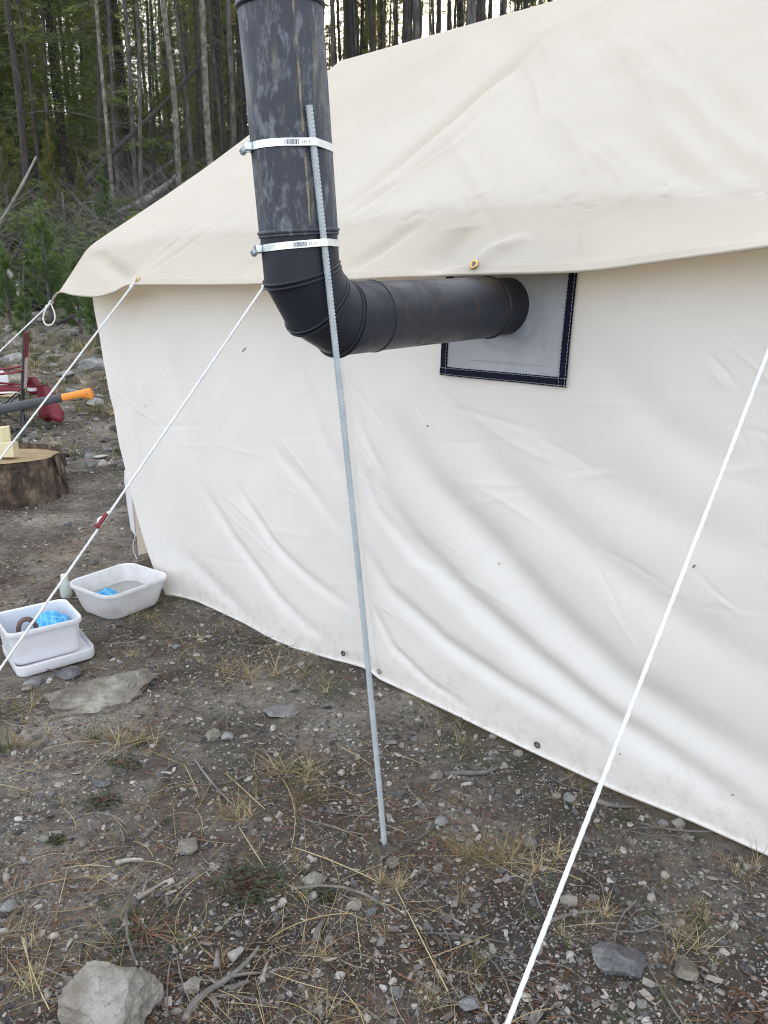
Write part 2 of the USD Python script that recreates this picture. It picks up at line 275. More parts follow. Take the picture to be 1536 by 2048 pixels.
M['stick'] = mat('grey_stick', [(0.3, (0.075, 0.066, 0.06)), (0.7, (0.17, 0.155, 0.145))], 25, 0.9, 0.5, 80)
M['palestick'] = mat('bleached_stick', [(0.3, (0.18, 0.165, 0.15)), (0.7, (0.33, 0.31, 0.285))], 25, 0.9, 0.4, 80)
M['log'] = mat('fallen_log', [(0.3, (0.075, 0.07, 0.066)), (0.7, (0.21, 0.20, 0.19))], 5, 0.9, 0.6, 30, bdist=0.02)
M['barkgrey'] = mat('grey_bark', [(0.30, (0.020, 0.018, 0.018)), (0.5, (0.060, 0.055, 0.053)), (0.7, (0.14, 0.13, 0.12))], 4.5, 0.95, 0.9, 16, stretch=(2.2, 2.2, 0.8), bdist=0.04)
M['barkpale'] = mat('pale_bark', [(0.30, (0.035, 0.032, 0.028)), (0.5, (0.11, 0.105, 0.09)), (0.70, (0.23, 0.225, 0.185))], 5, 0.95, 0.9, 16, stretch=(1.5, 1.5, 1.6), bdist=0.04)
M['barkdark'] = mat('dark_bark', [(0.3, (0.010, 0.009, 0.009)), (0.7, (0.042, 0.037, 0.034))], 5, 0.95, 0.8, 16, stretch=(2, 2, 0.7), bdist=0.04)
M['twig'] = mat('dead_twig', [(0.3, (0.035, 0.032, 0.03)), (0.7, (0.10, 0.092, 0.088))], 3, 0.95)
M['fir'] = mat('fir_needles', [(0.3, (0.040, 0.074, 0.034)), (0.5, (0.072, 0.108, 0.040)), (0.72, (0.14, 0.15, 0.048))], 1.5, 0.7, trans=0.35, tcol=(0.22, 0.25, 0.055))
M['pineneedle'] = mat('pine_needles', [(0.3, (0.045, 0.088, 0.028)), (0.7, (0.085, 0.135, 0.042))], 3, 0.6, trans=0.3, tcol=(0.12, 0.18, 0.03))
M['yellowfir'] = mat('yellow_fir_needles', [(0.3, (0.07, 0.085, 0.022)), (0.7, (0.14, 0.14, 0.04))], 3, 0.7, trans=0.3, tcol=(0.2, 0.19, 0.04))
n = {'g': ('geometry', {}), 'n1': ('noise_texture', {'scale': 1.6, 'detail': 6, 'roughness': 0.62}), 'n2': ('noise_texture', {'scale': 34, 'detail': 9, 'roughness': 0.75}), 'n3': ('noise_texture', {'scale': 2.7, 'detail': 5}), 'n4': ('noise_texture', {'scale': 150, 'detail': 5, 'roughness': 0.7}), 'n5': ('noise_texture', {'scale': 0.9, 'detail': 8, 'roughness': 0.7}),
     'r1': ('rgb_ramp', {'ramp': [(0.34, (0.046, 0.040, 0.033)), (0.5, (0.118, 0.105, 0.089)), (0.63, (0.245, 0.223, 0.193))]}),
     'r2': ('rgb_ramp', {'ramp': [(0.3, (0.45,) * 3), (0.5, (1.0,) * 3), (0.72, (1.7, 1.68, 1.66))]}), 'm': ('mix_color', {'blend_type': 'multiply', 'fac': 0.85, 'use_clamp': False}),
     'xyz': ('separate_xyz', {}), 'hu': ('math', {'math_type': 'multiply_add', 'value2': 2.4}), 'hr': ('map_range', {'from_min': 2.1, 'from_max': 3.4, 'to_min': 1.0, 'to_max': 0.0, 'clamp': True}), 'humus': ('mix_color', {'blend_type': 'multiply', 'b': (0.42, 0.40, 0.40)}),
     'r3': ('rgb_ramp', {'ramp': [(0.56, (0, 0, 0)), (0.70, (0.5,) * 3)]}), 'mg': ('mix_color', {'b': (0.050, 0.060, 0.025)}),
     'r5': ('rgb_ramp', {'ramp': [(0.52, (0, 0, 0)), (0.66, (0.5,) * 3)]}), 'mr': ('mix_color', {'b': (0.085, 0.052, 0.034)}),
     'b1': ('bump', {'strength': 0.9, 'distance': 0.010}), 'b2': ('bump', {'strength': 0.7, 'distance': 0.003}),
     'p': ('principled_bsdf', {'roughness': 0.95, 'specular_ior_level': 0.2})}
M['soil'] = usdkit.material(stage, '/World/Looks/soil', n, [('g.position', f'n{k}.vector') for k in range(1, 6)] + [('n1.fac', 'r1.fac'), ('g.position', 'xyz.vector'), ('n3.fac', 'hu.value1'), ('xyz.y', 'hu.value3'), ('hu.value', 'hr.value'), ('hr.result', 'humus.fac'), ('r1.color', 'humus.a'), ('n2.fac', 'r2.fac'), ('n3.fac', 'r3.fac'), ('n5.fac', 'r5.fac'), ('humus.result', 'm.a'), ('r2.color', 'm.b'),
     ('m.result', 'mg.a'), ('r3.color', 'mg.fac'), ('mg.result', 'mr.a'), ('r5.color', 'mr.fac'), ('mr.result', 'p.base_color'), ('n2.fac', 'b1.height'), ('n4.fac', 'b2.height'), ('b1.normal', 'b2.normal'), ('b2.normal', 'p.normal')], surface='p.BSDF')

# ------------------------------------------------------------------ ground
def graded(lo, a, b, hi, step, grow):
    q = list(np.arange(a, b, step)); s = step
    while q[-1] < hi: s = min(s * grow, 4.0); q.append(q[-1] + s)
    s = step; l = []; x = a
    while x > lo: s = min(s * grow, 4.0); x -= s; l.append(x)
    return np.array(l[::-1] + q)
gx, gy = graded(-110, -3.6, 2.2, 110, 0.022, 1.05), graded(-60, 0.7, 6.5, 190, 0.022, 1.03)
X, Y = np.meshgrid(gx, gy, indexing='ij')
def wide(x, y): return hz(x, y)
tag(obj('ground', gridmesh(np.stack([X, Y, wide(X, Y)], -1)), M['soil'], None, True), 'bare stony soil rising into a wooded slope', None, None, 'structure')

# ------------------------------------------------------------------ tent
DW = 1.81
tent = thing('wall_tent', 'large cream canvas wall tent with overhanging roof and stove pipe opening', 'tent', TP(1.0, DW, 0))
def interp_poly(pts, key, q):
    pts = np.asarray(pts); o = np.argsort(pts[:, key]); return [np.interp(q, pts[o, key], pts[o, k]) for k in range(3)]
def catmull(xs, ys, q):
    from scipy.interpolate import PchipInterpolator
    o = np.argsort(xs); xs = np.asarray(xs)[o]; ys = np.asarray(ys)[o]
    return np.where(q < xs[0], ys[0], np.where(q > xs[-1], ys[-1], PchipInterpolator(xs, ys)(np.clip(q, xs[0], xs[-1]))))
S_END = -2.6
bot = []
for px, py in [(330, 1186), (400, 1203), (480, 1240), (560, 1283), (650, 1312), (740, 1338), (762, 1356), (850, 1397), (1050, 1493), (1200, 1563), (1400, 1645), (1536, 1706)]:
    p = CAM + ray(px, py) * ((CAMH - 0.012) / -ray(px, py)[2]); bot.append((ats(p), p @ ND))
bs, bD = np.array([q[0] for q in bot] + [S_END]), np.array([q[1] for q in bot] + [1.90])
def Dbot(s): return catmull(bs, bD, s)
DL = float(Dbot(bs[0]))
edge = []
for px, py in [(183, 575), (187, 605), (200, 668), (215, 755), (231, 850), (246, 935), (263, 1010), (284, 1080), (306, 1140), (322, 1172), (330, 1186)]:
    D = DW + (DL - DW) * smooth01((py - 600) / 600.0); p = onwall(px, py, D); edge.append((ats(p), p[2]))
ez, es = np.array([e[1] for e in edge] + [1.52]), np.array([e[0] for e in edge] + [edge[0][0] + 0.02])
nu, nv = 760, 270
V = np.linspace(0, 1, nv)[None, :]; U = np.linspace(0, 1, nu)[:, None]; U = np.where(U < .9, U / .9 * .59, .59 + (U - .9) / .1 * .41)
Z = 1.475 + (0.004 - 1.475) * V + 0 * U
SL = catmull(ez, es, Z); S = SL + (S_END - SL) * U ** 1.0
def seg_dist(A, B, poly):
    best = np.full(A.shape, 1e9); tt = np.zeros(A.shape); sd = np.zeros(A.shape); L = np.r_[0, np.cumsum(np.hypot(*np.diff(poly, axis=0).T))]
    for i in range(len(poly) - 1):
        a, b = poly[i], poly[i + 1]; d = b - a; l2 = d @ d + 1e-12
        t = np.clip(((A - a[0]) * d[0] + (B - a[1]) * d[1]) / l2, 0, 1)
        ex, ey = A - a[0] - t * d[0], B - a[1] - t * d[1]; q = np.hypot(ex, ey)
        m = q < best; best = np.where(m, q, best); tt = np.where(m, (L[i] + t * (L[i + 1] - L[i])) / L[-1], tt)
    return best, tt
def creases(A, B, lines):
    out = np.zeros(A.shape)
    for poly, amp, w, mode in lines:
        d, t = seg_dist(A, B, np.asarray(poly))
        e = {'mid': np.sin(np.pi * np.clip(t, 0.001, 0.999)) ** 0.7, 'end': smooth01(t * 2.2), 'start': smooth01((1 - t) * 2)}[mode]
        out += amp * e * np.exp(-(d / w) ** 2)
    return out
def wl(pts): return [(lambda p: (ats(p), p[2]))(onwall(px, py, 1.83)) for px, py in pts]
folds = [
    (wl([(712, 730), (722, 900), (736, 1100), (760, 1340)]), -0.017, 0.016, 'mid'),
    (wl([(742, 1080), (800, 1180), (900, 1275), (1010, 1352), (1120, 1418), (1230, 1490)]), -0.016, 0.030, 'mid'),
    (wl([(760, 930), (840, 1070), (950, 1190), (1080, 1310), (1230, 1430), (1400, 1550), (1560, 1668)]), -0.026, 0.042, 'mid'),
    (wl([(780, 800), (880, 960), (1000, 1090), (1120, 1230), (1250, 1350), (1400, 1455), (1640, 1600)]), -0.030, 0.060, 'mid'),
    (wl([(900, 780), (1010, 930), (1150, 1060), (1330, 1200), (1600, 1380)]), -0.014, 0.055, 'mid'),
    (wl([(1040, 790), (1180, 930), (1350, 1030), (1600, 1130)]), -0.009, 0.06, 'mid'),
    (wl([(1200, 700), (1340, 850), (1560, 980)]), -0.007, 0.05, 'mid'),
    (wl([(748, 1180), (800, 1290), (870, 1360), (960, 1420)]), -0.009, 0.018, 'mid'),
    (wl([(735, 900), (775, 1010), (850, 1110), (930, 1170)]), -0.008, 0.022, 'mid'),
    (wl([(725, 800), (750, 870), (800, 960)]), -0.006, 0.018, 'mid'),
    (wl([(430, 960), (500, 1070), (580, 1170), (690, 1290)]), -0.010, 0.028, 'mid'),
    (wl([(500, 960), (580, 1075), (650, 1150), (720, 1215)]), -0.009, 0.022, 'mid'),
    (wl([(560, 870), (640, 960), (715, 1070)]), -0.006, 0.025, 'mid'),
    (wl([(380, 1080), (470, 1170), (560, 1260)]), -0.010, 0.040, 'mid'),
    (wl([(330, 620), (380, 780), (430, 940)]), -0.006, 0.05, 'mid'),
    (wl([(620, 720), (660, 850), (715, 960)]), -0.006, 0.03, 'mid'),
    (wl([(240, 640), (280, 800), (330, 1000)]), -0.004, 0.04, 'mid')]
crs = np.random.default_rng(5)
for k in range(84):
    x0, y0 = crs.uniform(230, 1536), crs.uniform(640, 1300)
    if y0 < 800 and 850 < x0 < 1180: continue
    a = crs.choice([crs.normal(0.75, 0.18), crs.normal(0.15, 0.2)]); L = crs.uniform(70, 260); k1 = crs.normal(0, 0.15)
    folds.append((wl([(x0 + L * t * math.cos(a + k1 * t), y0 + L * t * math.sin(a + k1 * t)) for t in np.linspace(0, 1, 5)]), crs.choice([-1, 1]) * crs.uniform(0.0005, 0.0018), crs.uniform(0.004, 0.010), 'mid'))
D0 = DW + (Dbot(S) - DW) * V ** 1.6
dis = creases(S, Z, folds)
fade = smooth01((Z - 0.0) / 0.10) * smooth01((1.50 - Z) / 0.2)
dis = 1.08 * dis * (0.25 + 0.75 * fade)
dis += (0.022 * fb(S * 1.0, Z * 0.8, 1.6, 31, 3) + 0.010 * fb(S + Z * 0.8, Z * 0.5, 5, 32, 2)) * fade
jack_c = onwall(1020, 650, DW)
nearjack = np.exp(-(((S - ats(jack_c)) / 0.24) ** 2 + ((Z - jack_c[2]) / 0.20) ** 2))
dis *= 1 - 0.9 * np.clip(nearjack * 1.6, 0, 1)
# wall hangs in a gentle belly, dips under on the ground at its far corner
belly = 0.03 * np.sin(np.pi * V) * smooth01((SL - S) / 0.6)
Dg = D0 - dis - belly
zlift = 0.0
P = S[..., None] * WD + Dg[..., None] * ND + (Z + zlift)[..., None] * np.array([0, 0, 1.0])
obj('side_wall', gridmesh(P), M['wall'], tent, True)
def wallD(s, z):
    i = int(np.argmin(abs(Z[0] - z))); return float(np.interp(-s, -S[:, i], Dg[:, i]))
# vertical seam tape
st = []
a, b = onwall(690, 712, DW), onwall(748, 1348, DW + 0.03)
for t in np.linspace(-0.12, 1.0, 70):
    s = ats(a) + (ats(b) - ats(a)) * t; z = max(a[2] + (b[2] - a[2]) * t, 0.012); st.append([TP(s + o, wallD(s + o, z) - h, z) for o, h in ((-0.011, 0.0002), (-0.008, 0.0055), (0.005, 0.0055), (0.008, 0.0002))])
obj('seam_tape', gridmesh(np.array(st)), M['wall'], tent, 60)
# bottom hem roll
hem = [TP(s, wallD(s, 0.012) - 0.004, 0.014) for s in np.linspace(bs[0] - 0.03, S_END, 160)]
obj('bottom_hem', tube(hem, 0.006, 6), M['wall'], tent, True)
def grommet(px, py, D, mring, r=0.014, hole=0.008):
    p = onwall(px, py, D); s, z = ats(p), p[2]
    return p
def ringmesh(p, nrm_, r, tr, n=24, m=8):
    R = frame(nrm_); t = trimesh.creation.torus(r, tr, major_sections=n, minor_sections=m); return t.vertices @ R.T + p, t.faces
def discmesh(p, nrm_, r, h=0.001, n=20):
    R = frame(nrm_); t = trimesh.creation.cylinder(r, h, sections=n); return t.vertices @ R.T + p, t.faces
for px, py in [(686, 1307), (1074, 1490)]:
    p = onwall(px, py, DW + 0.02); D = wallD(ats(p), p[2]); p = onwall(px, py, D - 0.005)
    g = obj('bottom_grommet', ringmesh(p, -ND, 0.0085, 0.0025), M['darkmetal'], tent, True)
    obj('grommet_hole', discmesh(p + ND * 0.001, -ND, 0.008, 0.001), M['ink'], g)
p = onwall(756, 1344, DW + 0.02); p = onwall(760, 1342, wallD(ats(p), p[2]) - 0.014)
obj('snap_button', discmesh(p, -ND, 0.010, 0.014), M['greyrock'], tent, 30)
# a few needles and specks stuck on the cloth
sp = MB()
for px, py, L, a in [(488, 700, 0.028, 0.6), (855, 852, 0.006, 1), (998, 1127, 0.006, 2), (1388, 1133, 0.009, 1), (300, 592, 0.006, 0), (290, 812, 0.008, 0.1), (1465, 1590, 0.005, 1), (1240, 1508, 0.004, 1)]:
    p = onwall(px, py, DW); D = wallD(ats(p), p[2]) - 0.002; p = onwall(px, py, D); d = (WD * -math.cos(a) + np.array([0, 0, math.sin(a)])) * L / 2
    sp.add(*tube([p - d, p + d * 0.2 + np.array([0, 0, L * 0.1]), p + d], 0.0014, 5))
obj('stuck_needles', sp, M['twig'], tent)

# roof: ridge -> fold over the eave -> hanging valance
FD = 1.835
fold_px = [(178, 492), (265, 478), (400, 462), (525, 455), (720, 437), (860, 413), (1000, 401), (1300, 382), (1536, 358), (1900, 320)]
fold = [onwall(px, py, FD) for px, py in fold_px]
val_px = [(102, 607, 1.725), (108, 592, 1.70), (122, 583, 1.675), (150, 589, 1.655), (190, 592, 1.65), (225, 584, 1.66), (263, 568, 1.68), (330, 568, 1.70), (420, 568, 1.70), (530, 566, 1.685), (690, 558, 1.715), (800, 552, 1.72), (945, 547, 1.70), (1155, 541, 1.735), (1350, 517, 1.73), (1536, 491, 1.70), (1616, 480, 1.685), (1900, 452, 1.72)]
val_px = [(px, py, D - (0.05 if 240 < px else 0.02)) for px, py, D in val_px]
val = [onwall(px, py, D) for px, py, D in val_px]
RL, RR = onwall(680, 122, 3.45), onwall(1120, 0, 3.45)
ridge_z = RL[2]
nu, n1, n2 = 620, 110, 60
u = np.linspace(0, 1, nu) ** 1.25
# by s: every row runs from its own left end to S_END
def row_from(pts, u):
    s = np.array([ats(p) for p in pts]); D = np.array([p @ ND for p in pts]); z = np.array([p[2] for p in pts])
    q = s[0] + (S_END - s[0]) * u
    return np.stack([q, catmull(s, D, q), catmull(s, z, q)], 1)
fr, vr = row_from(fold, u), row_from(val, u)
rr = np.stack([ats(RL) + (S_END - ats(RL)) * u, np.full(nu, 3.45), ridge_z + (RR[2] - RL[2]) * (ats(RL) - (ats(RL) + (S_END - ats(RL)) * u)) / (ats(RL) - ats(RR)) * 0.5], 1)
T1 = np.linspace(0, 1, n1)[None, :, None]
main = rr[:, None] * (1 - T1) + fr[:, None] * T1
sag = np.sin(np.pi * T1[..., 0]) * (0.035 + 0.02 * np.sin(u * 9)[:, None])
main[..., 2] -= sag
T2 = np.linspace(0, 1, n2 + 1)[None, 1:, None]
hang = fr[:, None] * (1 - T2) + vr[:, None] * T2
roof = np.concatenate([main, hang], 1)
k = np.ones(9) / 9                                                            # round the fold
for _ in range(2):
    pad = np.concatenate([np.repeat(roof[:, :1], 4, 1), roof, np.repeat(roof[:, -1:], 4, 1)], 1)
    sm = sum(pad[:, i:i + roof.shape[1]] for i in range(9)) / 9
    w = np.exp(-((np.arange(roof.shape[1]) - n1) / 14.0) ** 2)[None, :, None]
    roof = roof * (1 - w) + sm * w
# creases on the slope, laid out in (s, slope distance from the fold)
A = roof[..., 0]; Bv = np.concatenate([(1 - T1[..., 0]) * 2.0 + 0 * A[:, :1], -T2[..., 0] * 0.22 + 0 * A[:, :1]], 1)
slope_n = nrm(np.cross(WD, nrm(TP(0, 3.45, ridge_z) - TP(0, FD, 1.56))));
if slope_n[2] < 0: slope_n = -slope_n
f0 = TP(0, FD, 1.565); sl = nrm(TP(0, 3.45, ridge_z) - f0)
def rl(pts):
    out = []
    for px, py in pts:
        d = ray(px, py); t = ((f0 - CAM) @ slope_n) / (d @ slope_n); p = CAM + d * t; out.append((ats(p), (p - f0) @ sl))
    return out
rc = [(rl([(672, 428), (760, 352), (860, 268), (980, 165), (1110, 52)]), -0.020, 0.030, 'mid'),
      (rl([(690, 436), (800, 358), (900, 276), (1000, 190)]), -0.010, 0.026, 'mid'),
      (rl([(740, 390), (900, 300), (960, 250)]), 0.008, 0.03, 'mid'),
      (rl([(1310, 170), (1400, 262), (1480, 330), (1560, 390)]), -0.014, 0.035, 'mid'),
      (rl([(1240, 80), (1330, 190), (1450, 330)]), 0.010, 0.05, 'mid'),
      (rl([(1240, 240), (1360, 340), (1500, 400)]), -0.008, 0.04, 'mid'),
      (rl([(1410, 150), (1480, 240), (1545, 300)]), -0.008, 0.03, 'mid'),
      (rl([(1000, 30), (1060, 250), (1130, 380)]), -0.006, 0.06, 'mid'),
      (rl([(1120, 20), (1250, 150), (1330, 330)]), -0.006, 0.06, 'mid'),
      (rl([(190, 505), (222, 535), (262, 562)]), -0.016, 0.035, 'mid'),
      (rl([(300, 545), (400, 470), (480, 420)]), -0.006, 0.025, 'mid'),
      (rl([(285, 540), (330, 500), (400, 440)]), -0.005, 0.012, 'mid'),
      (rl([(495, 548), (520, 500), (535, 455)]), -0.006, 0.012, 'mid')]
for k_ in range(42):
    x0 = crs.uniform(690, 1536); y0 = np.interp(x0, [690, 860, 1000, 1536], [440, 418, 405, 362]) + crs.uniform(-14, 30)
    a = crs.normal(-0.9, 0.5); L = crs.uniform(12, 55)
    rc.append((rl([(x0 + L * t * math.cos(a), y0 + L * t * math.sin(a)) for t in (0, 0.5, 1)]), crs.choice([-1, -1, 1]) * crs.uniform(0.0008, 0.0030), crs.uniform(0.008, 0.016), 'mid'))
for k_ in range(26):
    x0 = crs.uniform(900, 1536); y0 = crs.uniform(20, 380); a = crs.normal(0.9, 0.4); L = crs.uniform(40, 160)
    rc.append((rl([(x0 + L * t * math.cos(a + 0.2 * t), y0 + L * t * math.sin(a + 0.2 * t)) for t in (0, 0.33, 0.66, 1)]), crs.choice([-1, 1]) * crs.uniform(0.001, 0.003), crs.uniform(0.006, 0.016), 'mid'))
rc += [(rl([(860, 560), (890, 500), (930, 455)]), -0.016, 0.05, 'mid'), (rl([(700, 540), (800, 470), (850, 440)]), -0.010, 0.035, 'mid'), (rl([(945, 545), (990, 500), (1060, 470)]), 0.010, 0.03, 'mid'), (rl([(1150, 530), (1155, 480), (1160, 440)]), -0.003, 0.008, 'mid')]
# on the valance these lines were laid on the slope's plane: use the same measure there
pw = roof[..., 0, None] * WD + roof[..., 1, None] * ND + roof[..., 2, None] * np.array([0, 0, 1.0])
dr_ = pw - CAM; tq = ((f0 - CAM) @ slope_n) / (dr_ @ slope_n); hit = CAM + dr_ * tq[..., None]
Aq, Bq = hit @ WD, (hit - f0) @ sl
vis = Aq > -1.2
rd = 1.6 * creases(np.where(vis, Aq, 99), Bq, rc) + 0.018 * fb(Aq, Bq, 1.8, 41, 3) * smooth01(T1.ravel()[0] + 1) + 0.006 * fb(Aq * 1.0, Bq, 7, 42, 3)
nn = np.repeat(slope_n[None], roof.shape[1], 0); nn[n1 + 10:] = nrm(-ND * 0.85 + np.array([0, 0, 0.5]))
endfade = np.ones(roof.shape[1]); endfade[:6] = np.linspace(0, 1, 6); endfade[-8:] = np.linspace(1, 0.25, 8)
leftfade = smooth01(np.arange(nu) / 14.0)[:, None] * 0.8 + 0.2
pw = pw + nn[None] * (rd * endfade[None] * leftfade)[..., None]
vn_ = np.repeat(nrm(-ND * 0.8 + np.array([0, 0, 0.45]))[None], 8, 0)
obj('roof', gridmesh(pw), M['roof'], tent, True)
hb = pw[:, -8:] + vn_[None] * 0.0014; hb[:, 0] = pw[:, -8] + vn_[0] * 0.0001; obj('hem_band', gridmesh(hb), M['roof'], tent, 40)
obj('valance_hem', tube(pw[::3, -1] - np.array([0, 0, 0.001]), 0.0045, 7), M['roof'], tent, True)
# tape lines inside: far slope, far wall and the two ends close the tent
backD = 2 * 3.45 - DW
sl_, sr_ = ats(RL) - 0.02, S_END
far = np.array([[TP(s, 3.45 + (backD - 3.45 + 0.1) * t, ridge_z - 0.004 - (ridge_z - 1.52) * t) for t in np.linspace(0, 1, 8)] for s in np.linspace(ats(RL), sr_, 12)])
obj('far_roof', gridmesh(far), M['roof'], tent, True)
obj('far_wall', gridmesh(np.array([[TP(s, backD, z) for z in (1.54, 0.7, 0.0)] for s in np.linspace(sl_, sr_, 8)])), M['wall'], tent, True)
def gable(s, nm):
    q = [TP(s, DW + 0.06, 0.01), TP(s, backD - 0.01, 0.01), TP(s, backD - 0.01, 1.50), TP(s, 3.45, ridge_z - 0.09), TP(s, DW + 0.06, 1.44)]
    obj(nm, (np.array(q), np.array([[0, 1, 2], [0, 2, 4], [2, 3, 4]])), M['wall'], tent, False)
gable(sl_ - 0.10, 'end_wall'); gable(sr_ + 0.02, 'end_wall')
# the loose end flap hanging behind the wall corner
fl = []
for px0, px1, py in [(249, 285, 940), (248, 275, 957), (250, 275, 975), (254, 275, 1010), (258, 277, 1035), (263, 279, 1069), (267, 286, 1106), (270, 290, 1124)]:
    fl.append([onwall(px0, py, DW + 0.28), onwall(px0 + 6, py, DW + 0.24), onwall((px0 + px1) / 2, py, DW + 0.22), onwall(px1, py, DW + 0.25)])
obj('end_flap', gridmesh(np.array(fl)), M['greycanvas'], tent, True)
obj('flap_cord', tube([onwall(x, y, DW - 0.02) for x, y in [(279, 1055), (270, 1072), (266, 1090), (268, 1105), (274, 1118)]], 0.0025, 6), M['rope'], tent, True)
# brass grommets in the valance
def valD(px): return float(np.interp(px, [q[0] for q in val_px], [q[2] for q in val_px]))
GR = {}
vn = nrm(-ND * 0.8 + np.array([0, 0, 0.45]))
for k_, (px, py) in enumerate([(944, 543), (267, 563), (531, 561), (1622, 474)]):
    p = onwall(px, py, valD(px) - 0.006); GR[k_] = p
    i = np.argmin(np.linalg.norm(pw[:, -6] - p, axis=1)); q = pw[i, -6] + vn * 0.005
    g = obj('brass_grommet', ringmesh(q, vn, 0.0095, 0.0035), M['brass'], tent, True); GR[k_] = q
    obj('grommet_hole', discmesh(q, vn, 0.0075, 0.001), M['ink'], g)
# stove jack
def jp(px, py, off=0.006): p = onwall(px, py, DW); return onwall(px, py, wallD(ats(p), p[2]) - off)
BLp, BRp, TRp = jp(882, 749), jp(1133, 774), jp(1157, 520); TLp = BLp + (TRp - BRp)
def jq(a, b, off=0.0):
    p = (BLp * (1 - a) + BRp * a) * (1 - b) + (TLp * (1 - a) + TRp * a) * b
    s, z = ats(p), p[2]; w = 0.004 * math.sin(a * 7 + b * 3) * (1 - b)
    return TP(s, min(wallD(s, z), DW) - 0.007 - w * 0.6 - off, z)
jw = float(np.linalg.norm(BRp - BLp)); jh = float(np.linalg.norm(TRp - BRp)); bw = 0.024
jack = obj('stove_jack', gridmesh(np.array([[jq(a, b) for b in np.linspace(0, 1, 24)] for a in np.linspace(0, 1, 24)])), M['jack'], tent, True)
def strip(a0, a1, b0, b1, off, n=16):
    return gridmesh(np.array([[jq(a0 + (a1 - a0) * x, b0 + (b1 - b0) * y, off * (0.3 if (i in (0, n - 1) and abs(a1 - a0) < .2) or (j in (0, n - 1) and abs(b1 - b0) < .2) else 1)) for j, y in enumerate(np.linspace(0, 1, n))] for i, x in enumerate(np.linspace(0, 1, n))]))
fa, fbq = bw / jw, bw / jh
obj('binding', strip(-0.004, 1.004, -0.004, fbq, 0.004), M['navy'], jack, 50)
obj('binding', strip(-0.004, fa, fbq, 1, 0.0035), M['navy'], jack, 50)
obj('binding', strip(1 - fa, 1.004, fbq, 1, 0.0035), M['navy'], jack, 50)
obj('binding', strip(fa, 1 - fa, 1 - fbq, 1, 0.004), M['navy'], jack, 50)
sm_ = MB()
def stitch(pts, off, L=0.006, gap=0.0035):
    pts = np.array([jq(a, b, off) for a, b in pts]); d = np.r_[0, np.cumsum(np.linalg.norm(np.diff(pts, axis=0), axis=1))]
    at = lambda q: np.array([np.interp(q, d, pts[:, k]) for k in range(3)])
    x = 0
    while x + L < d[-1]:
        sm_.add(*tube([at(x), at(x + L / 2) - ND * 0.0006, at(x + L)], 0.0007, 4)); x += L + gap
stitch([(a, fbq * 0.86) for a in np.linspace(0, 1, 30)], 0.0048); stitch([(fa * 0.86, b) for b in np.linspace(0, 1, 30)], 0.0046); stitch([(1 - fa * 0.86, b) for b in np.linspace(0, 1, 30)], 0.0046)
stitch([(a, fbq * 0.12) for a in np.linspace(0, 1, 30)], 0.0046); stitch([(1 - fa * 0.1, b) for b in np.linspace(0, 1, 30)], 0.0044)
obj('stitching', sm_, M['thread'], jack)
PC = onwall(1020, 612, DW); ja = ((PC - BLp) @ nrm(BRp - BLp)) / jw; jb = ((PC - BLp) @ nrm(TRp - BRp)) / jh
sm_ = MB()
for r in (0.112, 0.120): stitch([(ja + r * math.cos(t) / jw, jb + r * math.sin(t) / jh) for t in np.linspace(0, 2 * np.pi, 60)], 0.001, 0.005, 0.003)
stitch([(ja - 0.12 / jw, jb - 0.15 / jh), (ja + 0.155 / jw, jb - 0.15 / jh), (ja + 0.155 / jw, jb + 0.05 / jh)], 0.001, 0.005, 0.003)
obj('ring_stitching', sm_, M['thread'], jack)

# ------------------------------------------------------------------ stove pipe
RP = 0.0785
d = ray(612, 643); E = CAM + d * ((DW - 0.715) / (d @ ND))
hd = nrm(PC - E)
d = ray(561, 22); Tt = CAM + d * ((E[1] - 0.02) / d[1]); vd = nrm(Tt - E)
pipe = thing('stove_pipe', 'weathered black stove pipe with elbow coming out of the tent wall', 'stove pipe', E)
half = math.acos(vd @ hd) / 2; turn = math.pi - 2 * (math.pi / 2 - 0)                    # directions: down the vertical then along hd
ang = math.acos(np.clip((-vd) @ hd, -1, 1)); RB = 0.135
axis = nrm(np.cross(-vd, hd)); tl = RB * math.tan(ang / 2)
start = E + vd * tl; cb = start + nrm(hd - (-vd) * (hd @ -vd)) * RB
def rotv(v, ax, th): return v * math.cos(th) + np.cross(ax, v) * math.sin(th) + ax * (ax @ v) * (1 - math.cos(th))
dirs = [rotv(-vd, axis, ang * k / 3) for k in range(4)]
corner = [cb + rotv(start - cb, axis, ang * (k + 0.5) / 3) / math.cos(ang / 6) for k in range(3)]
def ring(cn, n_, r, dref, sides=48):                                            # the cylinder of direction dref cut by the plane (cn, n_)
    b = np.cross(axis, dref); th = np.arange(sides) / sides * 2 * np.pi
    o = r * (np.cos(th)[:, None] * axis + np.sin(th)[:, None] * b)
    k_ = -(o @ n_) / (dref @ n_); return cn + o + k_[:, None] * dref
def gore(c0, n0, c1, n1_, dref, r0, r1): return gridmesh(np.array([ring(c0, n0, r0, dref), ring(c1, n1_, r1, dref)]), True)
top_in = start + vd * 0.075
secs = [(top_in, -vd)] + [(corner[k], nrm(dirs[k] + dirs[k + 1])) for k in range(3)] + [(E + hd * (tl + 0.062), hd)]
for k in range(4):
    g = obj('elbow_gore', gore(*secs[k], *secs[k + 1], dirs[k], RP * (1.0 if k < 3 else 1.0), RP), M['pipeblack'], pipe, True)
    if k < 3:
        for off in (-0.004, 0.005):
            rg = ring(secs[k + 1][0] + nrm(secs[k + 1][1]) * off, secs[k + 1][1], RP + 0.001, dirs[k] if off < 0 else dirs[k + 1], 64); rg = np.vstack([rg, rg[:1]])
            obj('elbow_seam', tube(rg, 0.0028, 8, False), M['pipeblack'], g, True)
ec = E + hd * (tl + 0.062)
